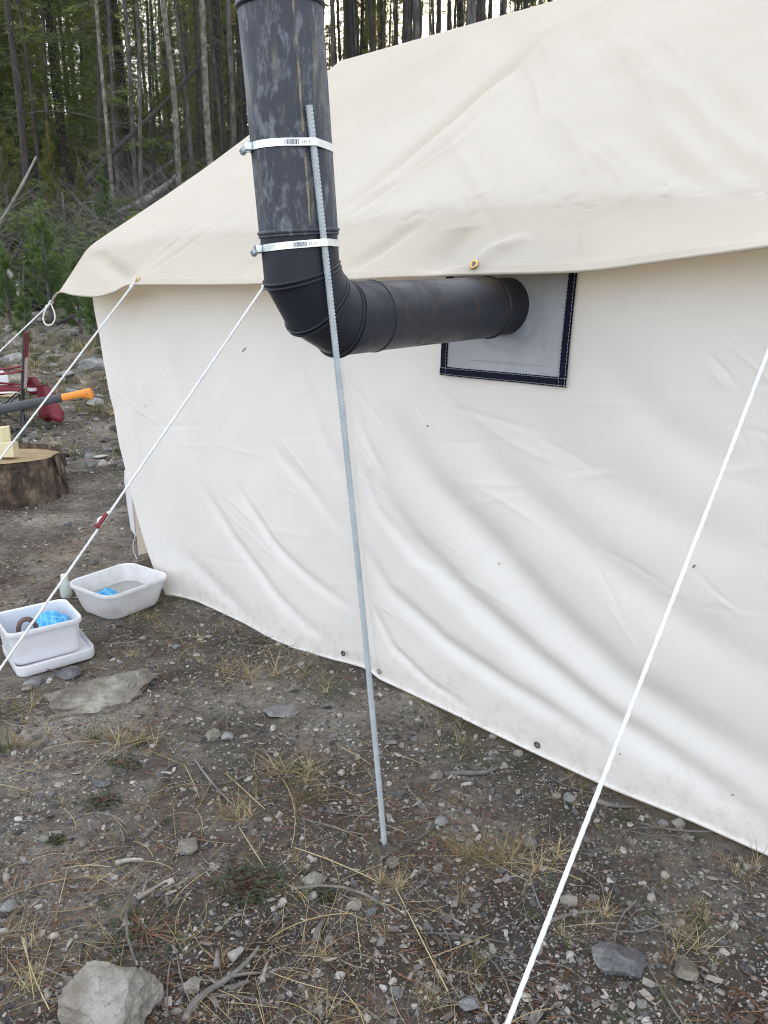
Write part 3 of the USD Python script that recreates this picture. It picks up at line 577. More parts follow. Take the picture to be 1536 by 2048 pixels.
rg = ring(ec, hd, RP, hd, 64); obj('elbow_lip', tube(np.vstack([rg, rg[:1]]), 0.0018, 6, False), M['pipeblack'], pipe, True)
def cyl(p0, p1, r0, r1, n=2, sides=64):
    dd = nrm(p1 - p0); R = frame(dd, axis); th = np.arange(sides) / sides * 2 * np.pi
    return gridmesh(np.array([p0 + (p1 - p0) * t + (r0 + (r1 - r0) * t) * (np.cos(th)[:, None] * R[:, 0] + np.sin(th)[:, None] * R[:, 1]) for t in np.linspace(0, 1, n)]), True)
def band(p, dd, r, tr):
    R = frame(dd, axis); th = np.arange(65) / 64 * 2 * np.pi
    return tube(p + r * (np.cos(th)[:, None] * R[:, 0] + np.sin(th)[:, None] * R[:, 1]), tr, 8, False)
wallhit = E + hd * ((DW - E @ ND) / (hd @ ND))
Lh = np.linalg.norm(wallhit - E)
hp = obj('horizontal_pipe', cyl(E + hd * (tl + 0.05), E + hd * (Lh - 0.085), RP - 0.0012, RP - 0.0012), M['piperust'], pipe, True)
obj('pipe_bead', band(E + hd * (Lh - 0.100), hd, RP - 0.002, 0.004), M['piperust'], hp, True)
obj('wall_collar', cyl(E + hd * (Lh - 0.088), E + hd * (Lh + 0.05), RP - 0.004, RP - 0.004), M['pipeblack'], pipe, True)
dn = ray(597, 474); y_ = None
def on_axis(py):                                                                # the axis point of the vertical pipe that shows at that height
    best, bt = 1e9, 0
    for t in np.linspace(0.0, 1.4, 2801):
        q = E + vd * t - CAM; dep = q[1] * math.cos(PITCH) - q[2] * math.sin(PITCH); up = q[1] * math.sin(PITCH) + q[2] * math.cos(PITCH)
        e = abs(1024 - FPX * up / dep - py)
        if e < best: best, bt = e, t
    return bt
tj, ttop = on_axis(470), on_axis(14)
vp = obj('upright_pipe', cyl(E + vd * (tj - 0.002), E + vd * ttop, RP + 0.0015, RP + 0.0015), M['pipeold'], pipe, True)
obj('pipe_bead', band(E + vd * (tj + 0.006), vd, RP + 0.001, 0.0042), M['pipeold'], vp, True)
obj('pipe_bead', band(E + vd * (tj - 0.001), vd, RP + 0.001, 0.0025), M['pipeold'], vp, True)
for o_, q_ in ((0.0, 0.005), (0.014, 0.004)): obj('pipe_bead', band(E + vd * (ttop + o_), vd, RP + 0.002, q_), M['pipeblack'], vp, True)
obj('top_pipe', cyl(E + vd * ttop, E + vd * (ttop + 0.65), RP + 0.004, RP + 0.004), M['pipeold'], pipe, True)
tocam = nrm(-(E + vd * tj - CAM) * np.array([1, 1, 0])); tocam = nrm(tocam - vd * (tocam @ vd)); side = np.cross(vd, tocam)   # +side is to the right in view
sa = math.radians(17); sd_ = tocam * math.cos(sa) + side * math.sin(sa); sd_ = sd_ if (side[0] > 0) else tocam * math.cos(sa) - side * math.sin(sa)
rs = np.random.default_rng(3)
tt_ = np.linspace(tj + 0.012, ttop - 0.01, 90)
obj('lock_seam', tube(np.array([E + vd * t + (sd_ + 0.02 * nrm(np.cross(vd, sd_)) * (meshkit.noise(np.array([t * 30, 0, 0])) - 0.5)) * (RP + 0.0008) for t in tt_]), 0.0022 + 0.0012 * rs.random(90), 6), M['tanrust'], vp, True)

# ------------------------------------------------------------------ rebar stake and the two hose clamps
RRB = 0.0073
def contact(px, py):
    d = ray(px, py); lo = None
    for t in np.linspace(0.9, 2.2, 5201):
        q = CAM + d * t - E; r = np.linalg.norm(q - vd * (q @ vd))
        if r < RP + 0.0018 + RRB: return CAM + d * t
    return CAM + d * 1.6
c1, c2 = contact(627, 298), contact(649, 492)
base = ground(769, 1688)
d1 = nrm(c1 - base); topp = base + d1 * (np.linalg.norm(c1 - base) + 0.074)
axd = lambda q: np.linalg.norm((q - E) - vd * ((q - E) @ vd))
nr = 1900; ts = np.linspace(-0.06, 1, nr); Lb = np.linalg.norm(topp - base)
bow = np.sin(np.pi * np.clip(ts, 0, 1)); low = c2 - (base + d1 * ((c2 - base) @ d1))
tc = ((c2 - base) @ d1) / Lb; ctr = base + (topp - base) * ts[:, None] + low * (bow / math.sin(math.pi * tc))[:, None]
R = frame(d1); th = np.arange(14) / 14 * 2 * np.pi
lead = 0.0070; ph = ts[:, None] * Lb / lead
ribs = 0.0010 * np.clip(1.6 * np.cos(2 * np.pi * (ph + 0.35 * np.abs(np.sin(th))[None] * np.sign(np.cos(th))[None])) - 0.2, 0, 1) * np.abs(np.cos(th))[None] ** 0.3
longi = 0.0016 * np.exp(-((np.abs(np.sin(th)) - 1) / 0.08) ** 2)[None]
rad = RRB - 0.0012 + np.maximum(ribs, longi)
Pm = ctr[:, None] + rad[..., None] * (np.cos(th)[:, None] * R[:, 0] + np.sin(th)[:, None] * R[:, 1])[None]
rv, rf = gridmesh(Pm, True); rf = np.vstack([rf[:, [0, 1, 2]], rf[:, [0, 2, 3]]])
rv = np.vstack([rv, ctr[-1]]); b0 = (nr - 1) * 14; rf = np.vstack([rf, [[len(rv) - 1, b0 + q, b0 + (q + 1) % 14] for q in range(14)]])
solo('rebar_stake', (rv, rf), M['rebar'], 'long grey ribbed steel rebar driven into the ground and clamped to the stove pipe', 'rebar', smooth=50)
th_ = np.arange(28) / 28 * 2 * np.pi; G_ = []
for r_, z_ in ((0.010, -0.020), (0.013, 0.002), (0.022, 0.007), (0.036, 0.004), (0.055, -0.006)):
    G_.append([[base[0] + r_ * math.cos(a) * (1 + .25 * math.sin(3 * a + r_ * 90)), base[1] + r_ * math.sin(a), float(hz(base[0] + r_ * math.cos(a), base[1] + r_ * math.sin(a))) + z_ * (1 + .6 * math.sin(5 * a))] for a in th_])
tag(obj('disturbed_soil', gridmesh(np.array(G_), True), M['soil'], None, True), 'small ring of loose soil round the foot of the rebar', 'soil', None, 'stuff')
def clamp(label, px, py, rot, tilt, r_pipe):
    t = on_axis(py); cc = E + vd * t; n_ = nrm(vd + tilt[0] * side + tilt[1] * tocam); Rf = frame(n_, side if side[0] > 0 else -side)
    if (Rf[:, 1] @ tocam) > 0: ys = 1
    else: ys = -1
    # section in the clamp's plane
    i = int(np.argmin([abs((q - cc) @ n_) for q in ctr])); q = ctr[i] - cc; rx, ry = q @ Rf[:, 0], q @ Rf[:, 1]
    hull = Point(0, 0).buffer(r_pipe, 48).union(Point(rx, ry).buffer(RRB + 0.0012, 16)).convex_hull
    hull = hull.segmentize(0.0008); outer = hull.buffer(0.0012, 12).segmentize(0.0008); ringp = outer.difference(hull.buffer(0.0001))
    def to3(m, dz=0): v = np.array(m.vertices); v = v - [0, 0, 0]; return v[:, :1] * Rf[:, 0] + v[:, 1:2] * Rf[:, 1] + (v[:, 2:3] + dz) * n_ + cc, m.faces
    H = 0.0135
    cl = thing('hose_clamp', label, 'hose clamp', cc)
    obj('band', to3(trimesh.creation.extrude_polygon(ringp, H), -H / 2), M['zinc'], cl, 30)
    o = np.array(outer.exterior.coords)[:-1]; angs = np.arctan2(o[:, 1], o[:, 0])
    def at(a):
        k_ = np.argmin(np.abs(np.angle(np.exp(1j * (angs - a))))); return o[k_]
    camang = math.atan2((tocam @ Rf[:, 1]), (tocam @ Rf[:, 0])); sgn = 1 if ((-Rf[:, 0]) @ (np.cross(n_, Rf[:, 0]) * 0 + -Rf[:, 0])) > 0 else 1
    # left in view = -x of the frame; angle from the camera direction towards it
    la = math.atan2(0, -1); dl = np.angle(np.exp(1j * (la - camang))); sl2 = 1 if dl > 0 else -1
    def A(deg): return camang + sl2 * math.radians(deg)
    sx = at(A(74)); sxy = sx[0] * Rf[:, 0] + sx[1] * Rf[:, 1]; outw = nrm(sxy); tang = nrm(np.cross(n_, outw)) * 1
    tang = tang if tang @ tocam > 0 else -tang
    Rs = np.stack([tang, n_, outw], 1)
    h = obj('screw_housing', rbox_vf(cc + sxy + outw * 0.006, (0.026, 0.018, 0.014), 0.003, Rs), M['zincdark'], cl, 40)
    hexm = trimesh.creation.cylinder(0.0075, 0.012, sections=6); v = hexm.vertices[:, [2, 1, 0]]
    sdir = nrm(-tang * 0.75 + outw * 0.2 - n_ * 0.25)
    R2 = frame(sdir); obj('screw', (hexm.vertices @ R2.T + cc + sxy + outw * 0.007 + sdir * 0.016, hexm.faces), M['zincdark'], h, 30)
    mb = MB()
    for dg in np.arange(38, 66, 2.6):                                           # worm slots
        s_ = at(A(dg)); p = cc + s_[0] * Rf[:, 0] + s_[1] * Rf[:, 1]; ow = nrm(p - cc); tg = nrm(np.cross(n_, ow)); mb.add(*box(p, (0.0012, 0.007, 0.0008), np.stack([tg, n_, ow], 1)))
    obj('worm_slots', mb, M['zincdark'], cl)
    lab = []
    for dg in np.linspace(12, -30, 26):
        s_ = at(A(dg)); p = s_[0] * Rf[:, 0] + s_[1] * Rf[:, 1]; p = p + nrm(p) * 0.0007; lab.append([cc + p - n_ * H * 0.47, cc + p + n_ * H * 0.47])
    lb = obj('paper_label', gridmesh(np.array(lab)), M['paper'], cl, True)
    mb = MB(); rb = np.random.default_rng(int(px)); dg = 8.5
    while dg > -9:
        w = rb.choice([0.0006, 0.0011, 0.0017]); s_ = at(A(dg)); p = s_[0] * Rf[:, 0] + s_[1] * Rf[:, 1]; ow = nrm(p); tg = nrm(np.cross(n_, ow)); mb.add(*box(cc + p + ow * 0.0010, (w, 0.0085, 0.0004), np.stack([tg, n_, ow], 1))); dg -= 1.0 + w * 450
    for dg in (-13, -15.5, -18.5, -21):
        s_ = at(A(dg)); p = s_[0] * Rf[:, 0] + s_[1] * Rf[:, 1]; ow = nrm(p); tg = nrm(np.cross(n_, ow)); mb.add(*box(cc + p + ow * 0.0010, (0.0013, 0.004, 0.0004), np.stack([tg, n_, ow], 1)))
    obj('barcode', mb, M['ink'], lb)
clamp('shiny hose clamp higher on the weathered pipe, around the rebar top', 585, 299, 0, (0.05, -0.04), RP + 0.002)
clamp('shiny hose clamp just above the black elbow', 600, 493, 0, (-0.02, -0.04), RP + 0.0008)

# ------------------------------------------------------------------ guy ropes
def rope_pts(a, b, sag=0.0, n=40):
    t = np.linspace(0, 1, n)[:, None]; p = a + (b - a) * t; p[:, 2] -= sag * np.sin(np.pi * t[:, 0]); return p
def braided(pts, r, sides=10):
    pts = np.asarray(pts); L = np.r_[0, np.cumsum(np.linalg.norm(np.diff(pts, axis=0), axis=1))]; n = max(int(L[-1] / 0.004), 20)
    q = np.linspace(0, L[-1], n); P_ = np.stack([np.interp(q, L, pts[:, k]) for k in range(3)], 1)
    v, f = tube(P_, r, sides, False); c_ = np.repeat(P_, sides, 0); th = np.tile(np.arange(sides) / sides * 2 * np.pi, n); zz = np.repeat(q, sides)
    m = 1 + 0.07 * np.cos(3 * th + zz * 330) + 0.05 * np.cos(3 * th - zz * 330)
    return c_ + (v - c_) * m[:, None], f
def knot(p, d, r, k=3):
    mb = MB(); dd = nrm(d)
    for i in range(k):
        tilt = nrm(dd + 0.35 * np.array([math.sin(i * 2.1), math.cos(i * 1.7), 0.3])); mb.add(*ringmesh(p + dd * (i - k / 2) * r * 1.5, tilt, r * 1.25, r * 0.85, 14, 8))
    return mb
RPE = 0.0037
def guy(label, a, b, dia=RPE, loop=None):
    g = thing('guy_rope', label, 'rope', a)
    d = nrm(b - a); k0 = a + d * 0.035
    obj('line', braided(rope_pts(k0, b, 0.012, 30), dia), M['rope'], g, True)
    obj('knot', knot(a + d * 0.04, d, dia), M['rope'], g, True)
    lp = [a + d * 0.03, a + d * 0.012 + vn * 0.007, a + vn * 0.008, a - vn * 0.006 + d * 0.002, a + d * 0.014 - vn * 0.004, a + d * 0.03]
    obj('tie', tube(catm(lp, 20), dia * 0.9, 8), M['rope'], g, True)
    return g, d
def catm(pts, n):
    from scipy.interpolate import CubicSpline
    pts = np.asarray(pts); s = np.r_[0, np.cumsum(np.linalg.norm(np.diff(pts, axis=0), axis=1))]; return CubicSpline(s, pts)(np.linspace(0, s[-1], n))
def extend(a, b):                                                               # on past b until it meets the ground
    d = nrm(b - a); p = b.copy()
    while p[2] > hz(p[0], p[1]) - 0.02: p = p + d * 0.01
    return p
tip = pw[0, -3]
b1 = onwall(0, 700, 1.50)
g, d = guy('white guy rope with a small loop tied at the far corner of the tent roof', tip, extend(tip, b1))
lp = [atdepth(px, py, float((tip - CAM) @ np.array([0, math.cos(PITCH), -math.sin(PITCH)])) - 0.02) for px, py in [(100, 606), (92, 618), (87, 632), (89, 646), (97, 651), (107, 645), (110, 632), (105, 615), (102, 607)]]
obj('loop', tube(catm(lp, 40), 0.0034, 8), M['rope'], g, True)
b2 = onwall(0, 911, 1.09)
guy('white guy rope passing in front of the red camp chair, tied to a brass eyelet', GR[1], extend(GR[1], b2))
b3 = onwall(0, 1332, 0.70)
g, d = guy('white guy rope with a red tensioner, passing over the storage bin', GR[2], extend(GR[2], b3))
best = min(np.linspace(0.3, 2.5, 600), key=lambda t: abs((lambda q: 1024 - FPX * (q[1] * math.sin(PITCH) + q[2] * math.cos(PITCH)) / (q[1] * math.cos(PITCH) - q[2] * math.sin(PITCH)) - 1040)(GR[2] + d * t - CAM)))
tp = GR[2] + d * best
Rt = frame(d); tx = thing('rope_tensioner', 'small red and white cord tensioner threaded on the guy rope', 'tensioner', tp)
obj('clip_body', rbox_vf(tp + Rt[:, 0] * 0.002, (0.013, 0.009, 0.050), 0.003, Rt), M['red'], tx, 40)
obj('clip_end', ringmesh(tp + d * 0.024, d, 0.006, 0.0045, 16, 8), M['red'], tx, True)
obj('wound_cord', tube(catm([tp - d * 0.03 + Rt[:, 0] * 0.004, tp - d * 0.015 - Rt[:, 1] * 0.008, tp + Rt[:, 0] * -0.008 - Rt[:, 1] * 0.004, tp + d * 0.016 + Rt[:, 1] * -0.007], 30), 0.0048, 8), M['rope'], tx, True)
b4 = CAM + ray(1010, 2048) * 0.97
guy('thick white guy rope close to the camera, crossing the tent wall', GR[3], extend(GR[3], b4), 0.0034)

# ------------------------------------------------------------------ stump, split wood and axe
def lathe_irregular(cx, cy, z0, z1, r0, r1, seed, n=96, m=26, amp=0.05):
    th = np.arange(n) / n * 2 * np.pi; zz = np.linspace(0, 1, m); P = []
    for t in zz:
        w = np.stack([np.cos(th) * 1.6, np.sin(th) * 1.6, np.full(n, t * 0.5)], 1)
        w2 = np.stack([np.cos(th) * 9, np.sin(th) * 9, np.full(n, t * 2.0)], 1)
        r = (r0 + (r1 - r0) * t) * (1 + amp * 2 * (meshkit.fbm(w, 3, seed) - 0.5) + amp * 0.9 * (meshkit.fbm(w2, 3, seed + 9) - 0.5)); P.append(np.stack([cx + r * np.cos(th), cy + r * np.sin(th), np.full(n, z0 + (z1 - z0) * t)], 1))
    return np.array(P)
gb = ground(-8, 1018); dep = gb[1]
ctr_ = gb + np.array([-0.13, 0.36, 0]); rS = 0.40
st = thing('chopping_stump', 'broad sawn tree stump with dark flaking bark at the left edge', 'stump', (ctr_[0], ctr_[1], hz(ctr_[0], ctr_[1])))
zt = gb[2] + 0.285
Pst = lathe_irregular(ctr_[0], ctr_[1], gb[2] - 0.06, zt, rS * 1.06, rS, 4)
top = Pst[-1] * 1.0; cc_ = top.mean(0); top[:, 2] -= 0.07 * (top[:, 1] - (ctr_[1] - 0.4)); Pst[-1] = top; cc_ = top.mean(0)
rings_ = [cc_ + (top - cc_) * q + np.array([0, 0, 0.004]) for q in (0.985, 0.75, 0.5, 0.25)]
obj('bark', gridmesh(Pst, True), M['oldbark'], st, 50)
tv = np.vstack(rings_); tv[:, 2] += 0.006 * fb(tv[:, 0], tv[:, 1], 12, 8)
n_ = len(top); f_ = np.vstack([np.stack([i * n_ + np.arange(n_), i * n_ + (np.arange(n_) + 1) % n_, (i + 1) * n_ + (np.arange(n_) + 1) % n_, (i + 1) * n_ + np.arange(n_)], 1) for i in range(3)])
tv = np.vstack([tv, cc_ + np.array([0, 0, 0.004])]); tri = np.vstack([f_[:, [0, 1, 2]], f_[:, [0, 2, 3]], [[3 * n_ + i, 3 * n_ + (i + 1) % n_, len(tv) - 1] for i in range(n_)]])
obj('sawn_top', (tv, tri), M['cutwood'], st, 40)
for i_, (a0, zb, L, w_) in enumerate([(-0.10, 0.285, 0.12, 0.035), (0.08, 0.275, 0.07, 0.025)]):
    th = np.linspace(a0 - w_ / rS, a0 + w_ / rS, 6); q = []
    for j, t in enumerate(np.linspace(0, 1, 6)):
        rr_ = rS * 1.04 + 0.006 + 0.018 * t; q.append([[ctr_[0] + rr_ * math.cos(x), ctr_[1] + rr_ * math.sin(x), gb[2] + zb - L * t * (1 + 0.25 * math.sin(k * 2.3 + i_))] for k, x in enumerate(th)])
    q = np.array(q); thick = np.concatenate([q, q[::-1] * 1 + (np.array([ctr_[0], ctr_[1], 0]) - q[::-1] * [1, 1, 0]) * 0.03], 0)
    obj('bark_flake', gridmesh(thick), M['oldbark'], st, 30)
def wedge(cx, cy, z0, w, dpt, h, rz, seed, lean=0.0):
    r = np.random.default_rng(seed); pts = [(-w / 2, -dpt / 2), (w / 2, -dpt / 2 * 0.8), (w / 2 * 0.9, dpt / 2), (-w / 2 * 0.7, dpt / 2 * 0.9)]
    m = trimesh.creation.extrude_polygon(Polygon(pts), h); m = m.subdivide().subdivide(); v = np.array(m.vertices); v += (r.random(v.shape) - 0.5) * 0.0035
    v[:, 2] += np.where(v[:, 2] > h * 0.9, v[:, 0] * 0.12, 0); v[:, 0] += v[:, 2] * lean
    return v @ rotz(rz).T + [cx, cy, z0], m.faces
def onz(px, py, z): d = ray(px, py); return CAM + d * ((CAMH - z) / -d[2])
pA, pB = onz(4, 906, zt), onz(12, 913, zt)
solo('split_firewood', wedge(pA[0], pA[1], zt + 0.004, 0.125, 0.08, 0.165, 0.25, 1, 0.02), M['freshwood'], 'taller pale piece of fresh split firewood standing on the stump', 'firewood', smooth=20)
solo('split_firewood', wedge(pB[0], pB[1], zt + 0.004, 0.15, 0.085, 0.085, -0.1, 2, 0.02), M['freshwood'], 'shorter pale piece of split firewood in front of the taller one on the stump', 'firewood', smooth=20)
# splitting axe, its head sunk in a round of wood just left of the view
AD = 3.35
gpt, gmid, gend = atdepth(184, 783, AD), atdepth(125, 795, AD), atdepth(0, 819, AD)
ax_d = nrm(gend - gpt); upA = nrm(np.array([0, 0, 1]) - ax_d * ax_d[2])
head = gend + ax_d * 0.42
def oval(pts, hs, ws, n=16):
    th = np.arange(n) / n * 2 * np.pi; out = []
    wd = nrm(np.cross(ax_d, upA))
    for p, h, w in zip(pts, hs, ws): out.append(p + (np.abs(np.sin(th)) ** 0.8 * np.sign(np.sin(th)))[:, None] * upA * h / 2 + (np.abs(np.cos(th)) ** 0.8 * np.sign(np.cos(th)))[:, None] * wd * w / 2)
    v, f = gridmesh(np.array(out), True); f = np.vstack([f[:, [0, 1, 2]], f[:, [0, 2, 3]]]); m = len(pts)
    v = np.vstack([v, pts[0], pts[-1]]); f = np.vstack([f, [[len(v) - 2, (q + 1) % n, q] for q in range(n)], [[len(v) - 1, (m - 1) * n + q, (m - 1) * n + (q + 1) % n] for q in range(n)]])
    return v, f
axe = thing('splitting_axe', 'splitting axe with charcoal shaft and orange grip beside the camp chair', 'axe', head)
t_ = np.linspace(0, 1, 8)
obj('shaft', oval([gmid + (head - gmid) * q for q in t_], np.linspace(0.034, 0.050, 8), np.linspace(0.024, 0.032, 8)), M['handle'], axe, 50)
t_ = np.array([0, 0.06, 0.16, 0.3, 0.6, 0.97, 1.0]); gp = [gpt + (gmid - gpt) * q for q in t_]; hs = [0.036, 0.050, 0.044, 0.034, 0.029, 0.031, 0.031]
gp = [p - upA * o for p, o in zip(gp, [0.006, 0.008, 0.005, 0.001, 0, 0, 0])]
gr_ = obj('grip', oval(gp, hs, [0.022, 0.028, 0.028, 0.026, 0.026, 0.027, 0.027]), M['orange'], axe, 50)
obj('grip_hole', discmesh(gp[2] + nrm(np.cross(ax_d, upA)) * -0.0135 * (1 if nrm(np.cross(ax_d, upA))[1] > 0 else -1), nrm(np.cross(ax_d, upA)), 0.0035, 0.003), M['ink'], gr_)
hv, hf = wedge(0, 0, 0, 0.07, 0.05, 0.19, 0, 3)
hv[:, 0] *= 1 - 0.0 * hv[:, 2]; hv[:, 1] *= np.clip(1.2 - hv[:, 2] * 5.6, 0.12, 1)
Rh = np.stack([ax_d, nrm(np.cross(-upA, ax_d)), -upA], 1)
obj('axe_head', (hv @ Rh.T + head + upA * 0.06, hf), M['steel'], axe, 30)
lg = thing('firewood_round', 'upright round of firewood holding the axe head', 'firewood', (head[0] - 0.02, head[1], hz(head[0], head[1])))
Pl = lathe_irregular(head[0] - 0.03, head[1], float(hz(head[0], head[1])) - 0.03, head[2] - 0.05, 0.16, 0.15, 12, 40, 8)
obj('bark', gridmesh(Pl, True), M['oldbark'], lg, 50)
q = Pl[-1]; obj('cut_end', (np.vstack([q, q.mean(0) + [0, 0, 0.003]]), np.array([[i, (i + 1) % len(q), len(q)] for i in range(len(q))])), M['cutwood'], lg)

# ------------------------------------------------------------------ folding camp chair
cg = ground(52, 868); CHD = cg[1]
chair = thing('camp_chair', 'red folding camp chair with black tube legs beside the stump', 'chair', gz(cg[0] - 0.2, cg[1]))
oC = gz(cg[0] - 0.23, cg[1] + 0.02); yaw = math.radians(201)                     # faces left, a little towards the camera
RC = rotz(yaw)
def C(f, l, z): return oC + RC @ np.array([f, l, 0]) + np.array([0, 0, z])
sc_ = 0.94
def rod(*p, r=0.008): return tube([C(*q) for q in p], r, 8)
W2, B, F, SH = 0.25, -0.20, 0.26, 0.40
mb = MB()
legs = [((F, -W2, 0), (B, -W2, SH)), ((B, -W2, 0), (F, -W2, SH)), ((F, W2, 0), (B, W2, SH)), ((B, W2, 0), (F, W2, SH)), ((F, -W2, 0), (F, W2, SH)), ((F, W2, 0), (F, -W2, SH)), ((B, -W2, 0), (B, W2, SH)), ((B, W2, 0), (B, -W2, SH))]
for a, b in legs: obj('leg_tube', rod(a, b), M['blacksteel'], chair, True)
for l in (-W2, W2):
    obj('back_post', rod((B + 0.02, l, 0.10), (B - 0.02, l, SH), (B - 0.10, l, 0.93)), M['blacksteel'], chair, True)
    obj('arm_post', rod((F, l, SH - 0.05), (F, l, 0.60)), M['blacksteel'], chair, True)
    obj('armrest', gridmesh(np.array([[C(B - 0.06 + (F + 0.04 - B + 0.06) * t, l + o, 0.615 - 0.03 * math.sin(math.pi * t) + h) for o, h in ((-0.035, 0), (-0.02, 0.012), (0.02, 0.012), (0.035, 0), (0.02, -0.008), (-0.02, -0.008), (-0.035, 0))] for t in np.linspace(0, 1, 10)])), M['red'], chair, True)
    for f_0 in (F, B): obj('foot_cap', rbox_vf(C(f_0, l, 0.015), (0.04, 0.03, 0.03), 0.008, RC), M['blacksteel'], chair, 40)
def sheet(fn, n, m, th=0.008):
    G = np.array([[fn(a, b) for b in np.linspace(0, 1, m)] for a in np.linspace(0, 1, n)]); mb_ = MB(); nn_ = np.cross(G[-1, 0] - G[0, 0], G[0, -1] - G[0, 0]); nn_ = nrm(nn_) * th
    mb_.add(*gridmesh(G)); mb_.add(*gridmesh(G + nn_)); bd = np.vstack([G[0], G[1:, -1], G[-1, ::-1][1:], G[::-1, 0][1:]]); mb_.add(*gridmesh(np.stack([bd, bd + nn_], 0)))
    return mb_.get()
obj('seat', sheet(lambda a, b: C(B + 0.01 + (F - B) * a, -W2 + 2 * W2 * b, SH + 0.02 - 0.06 * math.sin(math.pi * b) * (0.4 + 0.6 * math.sin(math.pi * a)) + 0.02 * a), 12, 12), M['red'], chair, 40)
for l in (-W2, W2): obj('seat_trim', tube([C(B + 0.01 + (F - B) * a, l * 0.99, SH + 0.022 + 0.02 * a - 0.012 * math.sin(math.pi * a)) for a in np.linspace(0, 1, 10)], 0.011, 6), M['trim'], chair, True)
def bk(a, z): return C(B - 0.025 - 0.08 * (z - SH) / 0.53 - 0.03 * math.sin(math.pi * a), -W2 + 2 * W2 * a, z)
obj('backrest', sheet(lambda a, b: bk(a, 0.72 + 0.23 * b), 12, 8), M['red'], chair, 40)
obj('mesh_panel', sheet(lambda a, b: bk(0.12 + 0.76 * a, 0.44 + 0.28 * b), 12, 8), M['pink'], chair, 40)
for a0 in (0.0, 0.88): obj('backrest_side', sheet(lambda a, b: bk(a0 + 0.12 * a, 0.40 + 0.32 * b), 4, 8, 0.009), M['blacksteel'], chair, 40)
for l in (-W2, W2): obj('side_strap', tube([C(B - 0.01, l, 0.43), C(0.03, l, 0.46), C(F, l, 0.50)], 0.012, 6), M['red'], chair, True)
th = np.linspace(0, 2 * np.pi, 20)[:-1]
cup = C(F - 0.02, -W2 - 0.0, 0.56); obj('cup_holder', gridmesh(np.array([[cup + [0.042 * r_ * math.cos(t), 0.042 * r_ * math.sin(t), z] for t in th] for r_, z in ((1, 0.03), (1.02, -0.05), (0.9, -0.10), (0.1, -0.105))]), True), M['red'], chair, True)
# the red carry bag slung on the chair's back
bagc = C(B - 0.15, -0.12, 0.30)
bag = thing('carry_bag', 'crumpled red carry bag hanging behind the camp chair below its back', 'bag', bagc)
G = []
for i, t in enumerate(np.linspace(0, 1, 14)):
    w = 0.05 + 0.085 * t ** 0.8 if t < 0.93 else 0.10; th_ = np.linspace(0, 2 * np.pi, 25)[:-1]
    G.append([bagc + RC @ np.array([(-0.05 - 0.07 * t) + w * 0.85 * math.cos(a) * (1 + 0.22 * math.sin(3 * a + t * 2) + 0.1 * math.sin(7 * a)), w * 0.8 * math.sin(a) * (1 + 0.22 * math.cos(4 * a)), 0]) + [0, 0, 0.13 - 0.34 * t + 0.03 * math.sin(2 * a) * t] for a in th_])
v, f = gridmesh(np.array(G), True); obj('sack', (v, f), M['red'], bag, 60)
obj('strap', tube([bagc + [0, 0, 0.12], C(B - 0.05, -0.1, 0.55), C(B - 0.06, -0.02, 0.60)], 0.007, 6), M['red'], bag, True)
pch = C(B - 0.11, -0.20, 0.42)
pouch = thing('drawstring_pouch', 'small red and pale striped pouch above the carry bag', 'pouch', pch)
G = [[pch + np.array([0.065 * q * math.cos(a) * (1 + .1 * math.sin(3 * a)), 0.055 * q * math.sin(a), z]) for a in th] for q, z in ((0.1, 0.09), (0.55, 0.085), (0.9, 0.03), (1, -0.01), (0.85, -0.07), (0.1, -0.09))]
obj('sack', gridmesh(np.array(G), True), M['red'], pouch, True)
obj('stripe', gridmesh(np.array([[pch + np.array([0.0665 * math.cos(a) * (1 + .1 * math.sin(3 * a)), 0.0565 * math.sin(a), z]) for a in th] for z in (-0.012, -0.045)]), True), M['trim'], pouch, True)
# things standing beyond the chair: a board on two short logs with a jar and a bowl
bg = ground(10, 838); bz = float(hz(bg[0], bg[1] + 0.9))
bc = atdepth(2, 782, bg[1] * 0.96 + 1.0); bc_g = float(hz(bc[0], bc[1]))
bench = thing('plank_bench', 'low bench of pale plank beyond the camp chair', 'bench', (bc[0], bc[1], bc_g))
obj('plank', rbox_vf(np.array([bc[0] - 0.22, bc[1], bc[2] - 0.02]), (0.92, 0.30, 0.05), 0.006), M['boardwood'], bench, 30)
for dx in (-0.55, 0.05): obj('log_leg', tube([(bc[0] + dx, bc[1], bc_g - 0.02), (bc[0] + dx, bc[1], bc[2] - 0.045)], 0.10, 16), M['oldbark'], bench, 50)
def jar(name, label, cat, c0, prof, m, cap=None):
    t = thing(name, label, cat, c0); th = np.arange(24) / 24 * 2 * np.pi
    obj('body', gridmesh(np.array([[c0 + [r * math.cos(a), r * math.sin(a), z] for a in th] for r, z in prof]), True), m, t, 40)
    if cap: obj('lid', gridmesh(np.array([[c0 + [r * math.cos(a), r * math.sin(a), z] for a in th] for r, z in cap[0]]), True), cap[1], t, 30)
    return t
j0 = np.array([bc[0] + 0.02, bc[1] - 0.02, bc[2] + 0.006])
jar('water_jug', 'clouded white jug standing on the plank bench', 'jug', j0, [(0.001, 0), (0.075, 0), (0.08, 0.02), (0.08, 0.16), (0.05, 0.20), (0.035, 0.21)], M['plastic'], ([(0.04, 0.20), (0.04, 0.235), (0.001, 0.237)], M['plastic']))
j1 = j0 + [0.16, -0.03, 0]
jar('green_bowl', 'small bowl with green contents on the plank bench', 'bowl', j1, [(0.001, 0), (0.05, 0), (0.07, 0.06), (0.066, 0.06), (0.05, 0.02), (0.001, 0.02)], M['cream'])
rg_ = np.random.default_rng(8); mb = MB()
